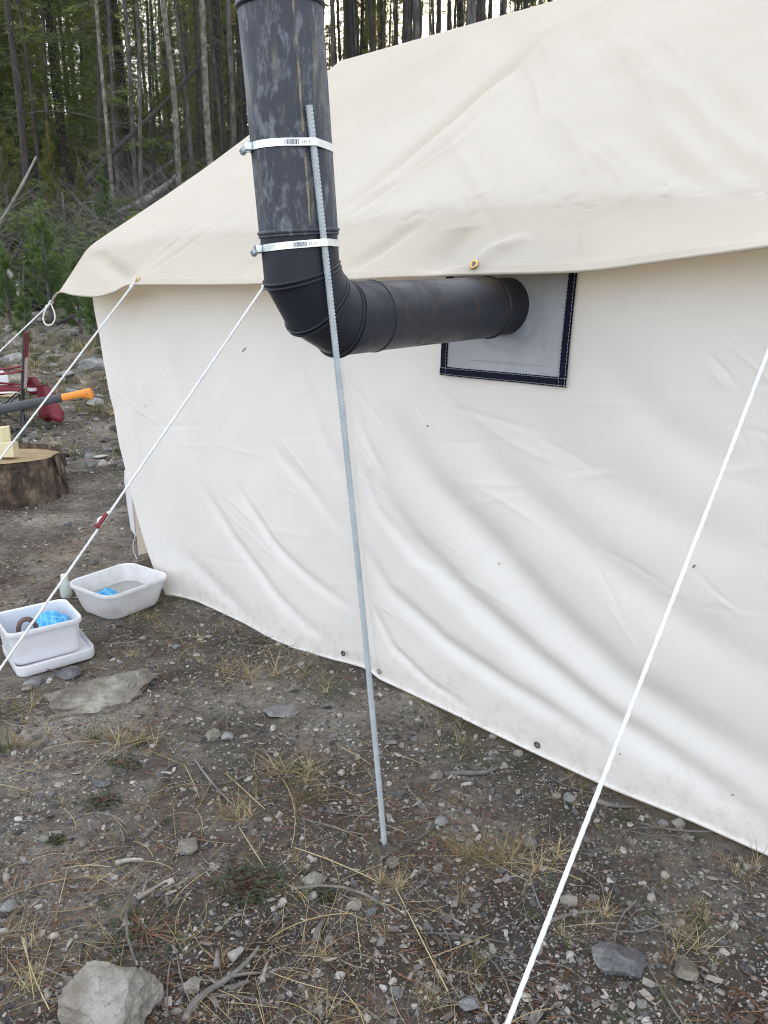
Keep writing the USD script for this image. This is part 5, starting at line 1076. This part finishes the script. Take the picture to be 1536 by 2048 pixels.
protos = [('straw', thinmesh(70 + k, 0.007, 7, 0.35), M['straw']) for k in range(6)]
pos, sz, qz = [], [], []
for (a, b_) in [((0, 1790), (215, 1748)), ((530, 1876), (700, 1818)), ((478, 1660), (535, 1750)), ((370, 1535), (400, 1600)), ((790, 1780), (895, 1990)), ((1010, 1720), (1170, 1760)), ((1080, 1830), (1180, 1800)), ((1240, 1780), (1350, 1770)), ((960, 1720), (1060, 1770)), ((1020, 1700), (1160, 1690)), ((590, 1700), (760, 1770)), ((70, 1710), (110, 1695)), ((40, 1880), (95, 2030)), ((50, 1880), (70, 2000)), ((440, 1866), (470, 1830)), ((560, 1785), (600, 1805)), ((830, 1930), (980, 1880)), ((1130, 1860), (1250, 1850)), ((450, 1550), (530, 1625)), ((400, 1360), (330, 1420)), ((580, 1560), (600, 1700)), ((200, 1560), (130, 1545)), ((280, 1500), (370, 1535)), ((90, 1500), (200, 1480)), ((0, 1470), (70, 1440)), ((0, 1540), (75, 1525))]:
    p, q = ground(*a), ground(*b_); pos.append((p + q) / 2 + [0, 0, 0.008]); L = np.linalg.norm(q - p); sz.append(L); an = math.atan2(q[1] - p[1], q[0] - p[0]); qz.append((math.cos(an / 2), 0, 0, math.sin(an / 2)))
n0 = len(pos); n = 1500; xy = area_points(n * 2, gr, 8.5); xy = xy[fb(xy[:, 0], xy[:, 1], 1.3, 93) > -0.03][:n]; n = len(xy); pos = np.vstack([np.array(pos), np.c_[xy, hz(xy[:, 0], xy[:, 1]) + 0.007]]); sz = np.r_[sz, gr.uniform(.03, .15, n)]; qz = np.vstack([np.array(qz), randquat(n, gr, 0.15)])
s3 = np.stack([sz, np.maximum(sz, .0) * 0 + np.clip(sz, .08, .22), np.clip(sz, .08, .22)], 1)
scatter('straw_stems', protos, pos, qz, s3, gr.integers(0, 6, len(pos)), 'single long straw stems lying across the gravel', 'straw')
def leafy(px, py, spread, nl, label, hgt=0.03, name='low_plant', seed=1):
    g_ = ground(px, py); r = np.random.default_rng(seed); t = thing(name, label, 'plant', g_); mb_ = MB(); ms = MB()
    for _ in range(nl):
        a = r.uniform(0, 6.283); q = spread * math.sqrt(r.random()); p = np.array([g_[0] + q * math.cos(a), g_[1] + q * math.sin(a) * 0.8, 0]); p[2] = float(hz(p[0], p[1])) + r.uniform(.004, hgt) * (1 - .6 * q / spread)
        b_ = r.uniform(0, 6.283); L = r.uniform(.008, .017); d_ = np.array([math.cos(b_), math.sin(b_), r.uniform(-.2, .5)]) * L; e_ = nrm(np.cross(d_, [0, 0, 1])) * L * .42
        mb_.add([p, p + d_ * .45 + e_, p + d_ * 1.0, p + d_ * .45 - e_, p + d_ * .5 + [0, 0, -L * .12]], [[0, 4, 1], [1, 4, 2], [2, 4, 3], [3, 4, 0]]); 
        if r.random() < .3: ms.add(*tube([g_ + [0, 0, .003], (g_ + p) / 2 + [0, 0, .008], p], .0009, 3))
    obj('leaves', mb_, M['leaf'], t, False); obj('stems', ms, M['needle'], t)
leafy(505, 1775, 0.085, 210, 'low green leafy plant in the middle of the foreground', .04, seed=1)
leafy(205, 1606, 0.05, 80, 'dull green creeping plant on the left gravel', .022, seed=2)
leafy(655, 1796, 0.022, 70, 'tiny bright green plant right of the larger leafy plant', .018, seed=3)
leafy(115, 1682, 0.018, 60, 'tiny moss green tuft beside a flat tan stone', .015, seed=4)
leafy(250, 1530, 0.05, 60, 'patch of dull green leaves below the bunch of straw', .02, seed=5)
leafy(290, 1870, 0.10, 110, 'sparse creeping greenery above the big pale boulder', .014, seed=6)

# ------------------------------------------------------------------ forest
def leafs(p, d, L, w, r):
    """Leaf-sized diamonds: at points p, along directions d"""
    n = len(p); d = d / np.linalg.norm(d, axis=1, keepdims=True); q = r.normal(size=(n, 3)); q -= d * (q * d).sum(1, keepdims=True); q /= np.linalg.norm(q, axis=1, keepdims=True)
    L = np.broadcast_to(L, (n,))[:, None]; w = np.broadcast_to(w, (n,))[:, None]
    v = np.stack([p, p + d * L * .45 + q * w / 2, p + d * L, p + d * L * .45 - q * w / 2], 1).reshape(-1, 3); i = np.arange(n)[:, None] * 4
    return v, np.vstack([i + [0, 1, 2], i + [0, 2, 3]])
def sprays(z0, z1, nb, Lfun, per, ll, lw, droop, r, ctrf=lambda z: np.zeros(2), up=0.0):
    """Branches of leafy sprays round a stem between heights z0 and z1"""
    z = z0 + (z1 - z0) * r.random(nb); a = r.uniform(0, 2 * np.pi, nb); L = np.array([Lfun(q) for q in z]) * r.uniform(.55, 1.15, nb); P_, D_ = [], []
    for k in range(nb):
        t = r.random(per) ** 0.7; dr = np.array([math.cos(a[k]), math.sin(a[k]), 0]); sd = np.array([-dr[1], dr[0], 0]); cx = ctrf(z[k])
        sp_ = (r.random(per) - .5) * 2 * 0.34 * L[k] * (1 - t * .75)
        p = np.array([cx[0], cx[1], z[k]]) + dr * (t * L[k])[:, None] + sd * sp_[:, None]; p[:, 2] += up * L[k] * t - droop * L[k] * t ** 1.5 + r.normal(0, .03, per)
        P_.append(p); D_.append(dr * r.uniform(.3, 1, per)[:, None] + sd * (np.sign(sp_) * r.uniform(.1, 1, per))[:, None] + np.array([0, 0, 1]) * (r.normal(-.25 * (droop > 0), .3, per))[:, None])
    p, d = np.vstack(P_), np.vstack(D_); n = len(p); return leafs(p, d, ll * r.uniform(.6, 1.3, n), lw * r.uniform(.6, 1.3, n), r)
def deadwood(cf, z0, z1, nb, L0, r, rad=0.006):
    mb_ = MB()
    for k in range(nb):
        z = z0 + (z1 - z0) * r.random(); a = r.uniform(0, 6.283); L = L0 * r.uniform(.25, 1.2); d_ = np.array([math.cos(a), math.sin(a), r.normal(-.15, .3)]); p = cf(z); sag_ = r.uniform(0, .35)
        pts = [p + d_ * L * t + np.array([r.normal(0, .02), r.normal(0, .02), -sag_ * L * t * t]) for t in (0, .35, .7, 1)]; mb_.add(*tube(pts, [rad, rad * .8, rad * .6, rad * .35], 3, False))
        for _ in range(r.integers(0, 4)):
            i = r.integers(1, 3); e_ = nrm(d_ + r.normal(0, .7, 3)); mb_.add(*tube([pts[i], pts[i] + e_ * L * .18, pts[i] + e_ * L * .35 - [0, 0, .03]], [rad * .55, rad * .45, rad * .25], 3, False))
    return mb_.get()
def tree_mesh(H, r0, r, wob=0.06, sides=9, n=18):
    ph = r.uniform(0, 6.28, 4); cf = lambda z: np.array([wob * (math.sin(z * .5 + ph[0]) - math.sin(ph[0])) + wob * .4 * math.sin(z * 1.3 + ph[1]) , wob * (math.sin(z * .45 + ph[2]) - math.sin(ph[2])), z])
    zz = np.r_[-.25, 0.02, 0.2, 0.5, np.linspace(1, H, n)]; rad = r0 * (1 - .75 * np.clip(zz / H, 0, 1)) * np.where(zz < .5, 1 + .5 * np.clip(.5 - zz, 0, .6), 1)
    return tube([cf(z) for z in zz], rad, sides), cf
def pine(name, label, base_, topdir, r0, bark, seed, group=None, H=15.0, dead=34, crown=True, proto=False, deadL=1.0, green=0, cz=0.5):
    r = np.random.default_rng(seed); (tv, tf), cf0 = tree_mesh(H, r0, r); lean = topdir / topdir[2]
    def cf(z): return cf0(z) + np.array([lean[0] * z, lean[1] * z, 0])
    def sk(v): v = np.array(v); v[:, :2] += v[:, 2:3] * lean[None, :2]; return v + base_
    t = thing(name, label, 'tree', base_, group)
    obj('trunk', (sk(tv), tf), M[bark], t, True)
    if dead: v, f = deadwood(cf0, .7, min(H * .6, 8.5), dead, deadL, r); obj('dead_branches', (sk(v), f), M['twig'], t, True)
    if crown: v, f = sprays(H * cz, H * 1.02, 60, lambda z: .35 + 1.25 * min(1, (H * 1.05 - z) / (H * .3)), 24, .30, .06, .15, r, lambda z: cf0(z)[:2]); obj('crown', (sk(v), f), M['fir'], t, False)
    if green: v, f = sprays(1.0, H * .55, green, lambda z: .9, 40, .15, .026, .25, r, lambda z: cf0(z)[:2]); obj('green_branches', (sk(v), f), M['fir'], t, False)
    return t
UP = np.array([0, 0, 1.0])
def pixtree(px0, px1, y1, wpx, bark, label, seed, dist=None, **kw):
    a = ground(px1, y1) if dist is None else CAM + ray(px1, y1) * (dist / ray(px1, y1)[1])
    d = ray(px0, -30); b = CAM + d * (a[1] / d[1]); dr = nrm(b - a); dr[1] += np.random.default_rng(seed).normal(0, .015); dr = nrm(dr)
    p = a.copy()
    for _ in range(400):
        if p[2] <= hz(p[0], p[1]): break
        p = p - dr * 0.05
    dep_ = a[1] * math.cos(PITCH); return pine('pine_tree', label, p, dr, wpx * dep_ / FPX / 2, bark, seed, **kw)
front = [
 (4, 66, 452, 15, 'barkdark', 'thick dark pine trunk second from the left edge, its foot behind the saplings', 20.0),
 (26, 84, 380, 8, 'barkdark', 'dark thin trunk just right of the thick dark pine at the left', 23.0),
 (83, 102, 360, 8, 'barkgrey', 'thin grey trunk standing between the two left dark trunks and the green fir', 24.0),
 (181, 204, 350, 9, 'barkdark', 'almost black trunk close left of the pale leaning trunk', 22.0),
 (191, 230, 424, 8, 'barkpale', 'pale slender trunk leaning left whose foot shows above the tent corner', 20.5),
 (203, 236, 400, 8, 'barkgrey', 'grey trunk right behind the pale leaning trunk', 23.5),
 (234, 272, 385, 9, 'barkgrey', 'smooth grey trunk between the pale leaning trunk and the crooked one', 22.5),
 (279, 284, 408, 8, 'barkgrey', 'slightly crooked grey trunk ending at the fallen log by the tent roof', 21.0),
 (321, 357, 366, 12, 'barkpale', 'lichen-grey trunk left of the thin pair at the tent roof', 22.0),
 (356, 388, 345, 9, 'barkgrey', 'left trunk of the thin pair rising behind the roof edge', 24.0),
 (385, 404, 330, 9, 'barkdark', 'right trunk of the thin pair rising behind the roof edge', 24.5),
 (409, 424, 318, 14, 'barkpale', 'stout pale mottled trunk left of the stove pipe', 22.5),
 (431, 444, 190, 12, 'barkdark', 'dark trunk between the stout pale one and the stove pipe', 29.0),
 (452, 468, 285, 12, 'barkgrey', 'weathered grey trunk next to the left side of the stove pipe', 24.0),
 (473, 481, 285, 9, 'barkdark', 'dark trunk touching the left side of the stove pipe', 27.0),
 (655, 661, 120, 9, 'barkgrey', 'grey trunk touching the right side of the stove pipe', 26.0),
 (671, 675, 110, 7, 'barkdark', 'thin dark trunk a little right of the stove pipe', 30.0),
 (692, 696, 105, 11, 'barkdark', 'dark trunk above the peak of the tent roof edge', 27.0),
 (737, 741, 100, 11, 'barkdark', 'dark trunk right of the roof peak with bright gaps on both sides', 26.0),
 (758, 761, 95, 6, 'barkgrey', 'very thin grey trunk in the bright gap above the ridge', 31.0),
 (803, 802, 90, 13, 'barkdark', 'left of the two stout trunks in the brightest gap over the ridge', 26.0),
 (819, 820, 85, 10, 'barkgrey', 'trunk between the two stout trunks over the ridge', 30.0),
 (841, 842, 80, 15, 'barkgrey', 'right of the two stout trunks in the brightest gap over the ridge', 25.0),
 (860, 861, 75, 7, 'barkdark', 'thin dark trunk right of the brightest gap over the ridge', 31.0),
 (878, 878, 70, 9, 'barkdark', 'dark trunk left of a green fringe above the ridge', 28.0),
 (896, 895, 65, 9, 'barkdark', 'dark trunk close to the thick grey one at the sun', 29.0),
 (940, 938, 60, 24, 'barkgrey', 'thickest grey trunk right beside the low sun above the ridge', 21.5),
 (985, 983, 40, 9, 'barkdark', 'dark trunk just right of the low sun', 28.0),
 (1006, 1004, 30, 10, 'barkgrey', 'grey trunk two to the right of the low sun', 27.0),
 (1032, 1030, 25, 8, 'barkdark', 'second last trunk seen before the ridge leaves the picture', 29.0),
 (1054, 1052, 15, 9, 'barkdark', 'last dark trunk seen before the ridge leaves the picture', 27.0),
]
for k, (a, b, y1, w, bk_, lab, dist) in enumerate(front): pixtree(a, b, y1, w, bk_, lab, 200 + k, dist, dead=78 if w > 7 else 55, green=10 if k < 8 else 0, cz=0.62)
# the dense wood behind: a few trees of each kind, repeated
GF = 'trees of the dense wood behind the tent'
LAB = {'slender_pine': 'slender bare-stemmed pine in the dense dark wood behind the tent', 'bushy_fir': 'green fir with branches to the ground in the dense wood behind the tent', 'dead_snag': 'thin grey dead tree in the dense wood behind the tent'}
GRP = {'slender_pine': 'bare pines of the dense wood', 'bushy_fir': 'green firs of the dense wood', 'dead_snag': 'dead trees of the dense wood'}
protos_t = {'slender_pine': [], 'bushy_fir': [], 'dead_snag': []}
def fir(base_, H, seed):
    r = np.random.default_rng(seed); (tv, tf), cf = tree_mesh(H, .035 + .009 * H, r, .04); t = thing('bushy_fir', LAB['bushy_fir'], 'tree', base_, GRP['bushy_fir'])
    obj('trunk', (tv + base_, tf), M['barkdark'], t, True)
    v, f = sprays(.4, H, int(34 * H), lambda z: .18 + (.22 + .14 * H) * (1 - z / (H * 1.03)) ** .75, 66, .15, .026, .38, r, lambda z: cf(z)[:2]); obj('foliage', (v + base_, f), M['fir'], t, False)
    v, f = deadwood(cf, .3, H * .4, 20, 1.1, r); obj('dead_branches', (v + base_, f), M['twig'], t, True)
    return t
fr_ = np.random.default_rng(99)
spots = []
while len(spots) < 440:
    y = math.sqrt(fr_.uniform(24 ** 2, 66 ** 2)); x = fr_.uniform(-.60, .46) * y
    if all((x - a) ** 2 + (y - b) ** 2 > 0.5 for a, b, _ in spots):
        left = np.clip((-x / y - .02) / .4, 0, 1)
        kind = fr_.choice(['slender_pine', 'bushy_fir', 'dead_snag'], p=[.66 - .06 * left, .07 + .11 * left, .27 - .05 * left]); spots.append((x, y, kind))
cnt = {'slender_pine': 0, 'bushy_fir': 0, 'dead_snag': 0}
for x, y, kind in spots:
    b_ = gz(x, y, -.05); i = cnt[kind]; cnt[kind] += 1
    if len(protos_t[kind]) < {'slender_pine': 6, 'bushy_fir': 5, 'dead_snag': 4}[kind]:
        s_ = 400 + i * 7 + len(kind)
        if kind == 'bushy_fir': t = fir(b_, [9.5, 7.5, 6.0, 11, 4.5][i], s_)
        elif kind == 'slender_pine': t = pine('slender_pine', LAB[kind], b_, UP, [.085, .065, .105, .055, .08, .115][i], ['barkdark', 'barkgrey', 'barkdark', 'barkdark', 'barkgrey', 'barkdark'][i], s_, GRP[kind], 15.5, 60, cz=[.5, .6, .55, .42, .6, .55][i], green=[0, 8, 0, 26, 0, 0][i])
        else: t = pine('dead_snag', LAB[kind], b_, nrm(np.array([fr_.normal(0, .05), 0, 1])), [.05, .04, .06, .045][i], ['barkgrey', 'barkpale', 'barkgrey', 'barkdark'][i], s_, GRP[kind], 9, 80, crown=False, deadL=.8)
        protos_t[kind].append(t)
    else:
        src = protos_t[kind][fr_.integers(len(protos_t[kind]))]; s_ = fr_.uniform(.82, 1.2)
        copy(src, kind, b_, fr_.uniform(0, 6.28), (s_, s_, s_ * fr_.uniform(.9, 1.12)), LAB[kind], 'tree', GRP[kind], (fr_.normal(0, .022), fr_.normal(0, .022)))
# green firs that stand out at the forest edge
edge_firs = [(128, 300, 24.5, 11, 'tall dense green fir left of the almost black trunk'), (60, 350, 26, 8, 'dense green fir between the two dark trunks at the left edge'), (20, 330, 25, 9.5, 'dark green fir filling the upper left corner'), (255, 330, 28, 9, 'green fir showing between the smooth grey trunk and the pale leaning one'), (-30, 350, 23.5, 8, 'green fir cut by the left edge of the picture'), (440, 250, 36, 12, 'far green fir between the trunks left of the stove pipe')]
for k, (px, py, dist, H, lab) in enumerate(edge_firs):
    q = CAM + ray(px, py) * (dist / ray(px, py)[1]); t = copy(protos_t['bushy_fir'][[0, 1, 3, 2, 1, 3][k]], 'green_fir', gz(q[0], q[1], -.05), k * 1.3, H / [9.5, 7.5, 11, 6, 7.5, 11][k], lab, 'tree')
# far-off wood beyond, reading as one mass
far_pos = []; fq = np.random.default_rng(5)
while len(far_pos) < 120:
    y = math.sqrt(fq.uniform(68 ** 2, 120 ** 2)); x = fq.uniform(-.75, .62) * y; far_pos.append((x, y))
r = np.random.default_rng(50); (tv, tf), cf = tree_mesh(15, .11, r); cv, cf_ = sprays(7.5, 15.3, 46, lambda z: .4 + 1.3 * min(1, (15.6 - z) / 5), 14, .40, .13, .15, r)
r = np.random.default_rng(51); fv, ff = sprays(.4, 8, 120, lambda z: .2 + 1.5 * (1 - z / 8.3) ** .75, 20, .3, .10, .35, r)
far_pos = np.array(far_pos); n = len(far_pos); P3 = np.c_[far_pos, hz(far_pos[:, 0], far_pos[:, 1]) - .1]; yaw_ = fq.uniform(0, 6.28, n); qz = np.stack([np.cos(yaw_ / 2), 0 * yaw_, 0 * yaw_, np.sin(yaw_ / 2)], 1); s1 = fq.uniform(.8, 1.25, n)
kk = fq.random(n) < .62
scatter('distant_wood', [('pine_stem', (tv, tf), M['barkdark']), ('pine_crown', (cv, cf_), M['fir']), ('small_fir', (fv, ff), M['fir'])], np.vstack([P3[kk], P3[kk], P3[~kk]]), np.vstack([qz[kk], qz[kk], qz[~kk]]), np.repeat(np.r_[s1[kk], s1[kk], s1[~kk]][:, None], 3, 1), np.r_[np.zeros(kk.sum()), np.ones(kk.sum()), np.full((~kk).sum(), 2)], 'far part of the wood where single trees cannot be told apart', 'forest')
# forest floor brush
bp_ = MB(); br = np.random.default_rng(61)
protos = []
for k in range(4):
    m_ = MB()
    for _ in range(34):
        a = br.uniform(0, 6.28); L = br.uniform(.4, 1.5); p = np.array([br.normal(0, .35), br.normal(0, .35), br.uniform(0, .1)]); d_ = nrm([math.cos(a), math.sin(a), br.uniform(.05, 1.3)]); m_.add(*tube([p, p + d_ * L * .5 + br.normal(0, .04, 3), p + d_ * L + [0, 0, -.12 * L]], [.008, .006, .003], 3, False))
    protos.append(('dead_brush', m_.get(), M['twig']))
for k in range(2):
    v, f = sprays(.05, .7, 22, lambda z: .45, 26, .11, .035, .1, br, up=.3); protos.append(('undergrowth', (v, f), M['fir']))
n = 1300; y = 13.5 + 36 * br.random(n) ** 1.7; x = br.uniform(-.62, .35, n) * y; pos = np.c_[x, y, hz(x, y)]; sc = br.uniform(.6, 1.5, n)
scatter('forest_brush', protos, pos, randquat(n, br, .2), np.repeat(sc[:, None], 3, 1), br.integers(0, 6, n), 'tangle of dead twigs and low undergrowth on the forest floor', 'brush')
# fallen and leaning dead trunks
def logline(pts, r0, r1, m, label, name='fallen_log', seed=1, stubs=6, cat='log'):
    r = np.random.default_rng(seed); n_ = 24; cv_ = catm(pts, n_); t = thing(name, label, cat, cv_[0]); rad = np.linspace(r0, r1, n_) * (1 + .12 * (r.random(n_) - .5)); s_ = obj('stem', tube(cv_, rad, 9), M[m], t, True); mb_ = MB()
    for _ in range(stubs):
        i = r.integers(2, n_ - 1); d_ = nrm(r.normal(0, 1, 3) + [0, 0, .5]); L = r.uniform(.1, .6) * max(1, r0 / .06); mb_.add(*tube([cv_[i], cv_[i] + d_ * L * .5, cv_[i] + d_ * L + r.normal(0, .03, 3)], [r0 * .22, r0 * .17, r0 * .08], 4, False))
    if stubs: obj('branch_stubs', mb_, M['twig'], s_, True)
def G2(px, py, up=0.0): g_ = ground(px, py); return g_ + np.array([0, 0, up])
def AT(px, py, dist): return CAM + ray(px, py) * (dist / ray(px, py)[1])
logline([AT(62, 512, 16.5), AT(130, 472, 17.5), AT(205, 440, 18.6), AT(300, 395, 20.5)], .10, .085, 'log', 'long weathered grey log lying on the slope left of the tent roof', seed=1)
logline([AT(70, 520, 16.2), AT(140, 485, 17.0), AT(190, 455, 18.0)], .07, .06, 'log', 'thinner grey log lying just in front of the long weathered log', seed=2)
logline([AT(190, 445, 19.5), AT(262, 412, 20.6), AT(330, 372, 22), AT(352, 352, 23)], .085, .06, 'log', 'grey fallen trunk running up to the roof edge beyond the long log', seed=3)
logline([AT(128, 412, 20), AT(170, 365, 20.3), AT(232, 300, 21), AT(330, 205, 22.2), AT(410, 112, 23.5)], .075, .04, 'barkdark', 'dark dead trunk leaning diagonally across the forest to the right', 'leaning_dead_tree', 4)
logline([AT(-6, 455, 14), AT(30, 395, 14.1), AT(72, 314, 14.3)], .028, .018, 'log', 'bleached thin pole leaning at the left edge in front of the forest', 'leaning_pole', 5, 0)
logline([AT(10, 536, 13), AT(28, 560, 12.6), AT(45, 600, 12.1), AT(66, 652, 11.4)], .035, .065, 'log', 'grey dead trunk leaning over the slope between the saplings', 'leaning_dead_tree', 6, 4)
logline([G2(128, 520, -.1), AT(130, 450, 16), AT(124, 385, 16.1)], .032, .02, 'barkgrey', 'thin dead stem standing alone in front of the long log', 'dead_sapling', 7, 8)
logline([G2(83, 470, -.1), AT(83, 440, 19), AT(83, 410, 19)], .055, .05, 'log', 'short broken grey snag behind the saplings', 'broken_snag', 8, 2)
logline([AT(245, 395, 24), AT(300, 355, 25), AT(345, 322, 26)], .05, .035, 'log', 'thin pale fallen trunk leaning up behind the lichen-grey tree', 'fallen_log', 9, 6)
logline([AT(0, 470, 18.5), AT(60, 455, 18.5), AT(120, 440, 19)], .04, .03, 'barkgrey', 'thin dead stem lying across the left edge behind the saplings', 'fallen_log', 10, 6)
logline([AT(112, 648, 10.9), AT(135, 638, 11), AT(162, 622, 11.3)], .03, .02, 'barkdark', 'dark fallen branch on the slope under the tent corner', 'fallen_branch', 11, 3)
logline([AT(148, 415, 19), AT(160, 408, 19.2), AT(200, 405, 19.6), AT(216, 412, 19.8)], .018, .012, 'log', 'arched thin dead branch in front of the forest edge', 'fallen_branch', 12, 3)
logline([AT(55, 228, 21.5), AT(140, 225, 21.8), AT(210, 242, 22), AT(280, 262, 22.3)], .014, .008, 'twig', 'long thin dead branch arching across the trunks', 'fallen_branch', 13, 5)
# young pines
def sapling(px, py, H, seed, label, m='pineneedle', spread=.34, nb=None, dist=None):
    b_ = ground(px, py) if dist is None else gz(*(AT(px, py, dist)[:2])); r = np.random.default_rng(seed); t = thing('young_pine', label, 'sapling', b_); (tv, tf), cf = tree_mesh(H, .012 + .012 * H, r, .02, 6, 10); obj('stem', (tv + b_, tf), M['barkgrey'], t, True); mb_ = MB(); br_ = MB()
    nb = nb or int(26 * H)
    for k in range(nb + 1):
        z = H * (.08 + .86 * (k / nb) ** .9) if k < nb else H; a = r.uniform(0, 6.28); L = spread * H * (1.08 - z / H) ** .8 * r.uniform(.6, 1.1) if k < nb else .25 * H; d_ = nrm([math.cos(a), math.sin(a), .55 + .5 * z / H]) if k < nb else UP; p0 = cf(min(z, H * .97)) if k < nb else cf(H * .85)
        br_.add(*tube([p0, p0 + d_ * L * .5, p0 + d_ * L + [0, 0, .12 * L]], [.006 * H ** .5, .005 * H ** .5, .003], 3, False)); n_ = int(130 * max(L, .18) / .3); tt = r.uniform(.15, 1.03, n_); p = p0 + d_ * (L * tt)[:, None] + np.array([0, 0, 1]) * (.12 * L * tt ** 2)[:, None]; q = r.normal(size=(n_, 3)); q /= np.linalg.norm(q, axis=1, keepdims=True); mb_.add(*leafs(p, d_ * .75 + q * .75, .085, .010, r))
    v, f = mb_.get(); obj('needles', (v + b_, f), M[m], t, False); v, f = br_.get(); obj('branches', (v + b_, f), M['barkgrey'], t, True)
sapling(104, 640, 1.42, 1, 'tallest bright green young pine left of the tent corner', dist=11.6)
sapling(158, 636, .95, 2, 'young pine half hidden behind the roof tip of the tent', dist=11.2)
sapling(192, 650, .95, 3, 'dark green young pine touching the tent wall corner', dist=10.6)
sapling(20, 640, .95, 4, 'young pine at the left edge above the guy rope', dist=11.4)
sapling(70, 600, 1.1, 5, 'middle young pine between the leaning dead trunk and the tallest one', dist=13.4)
sapling(216, 470, 1.35, 6, 'lone small young pine sticking up beside the roof slope', dist=17.5, spread=.26)
sapling(50, 650, .7, 7, 'low young pine behind the red chair back', dist=10.6)
sapling(118, 470, 2.0, 8, 'thin yellow-green young fir in front of the dark forest', 'yellowfir', .26, dist=18.6)
sapling(20, 450, 2.3, 9, 'yellow-green fir at the left edge of the forest', 'yellowfir', .34, dist=18.2)
sapling(170, 470, 1.2, 10, 'small yellow-green fir behind the long grey log', 'yellowfir', .34, dist=19.5)
sapling(80, 560, .9, 11, 'short young pine in front of the thin grey log', dist=15.0)
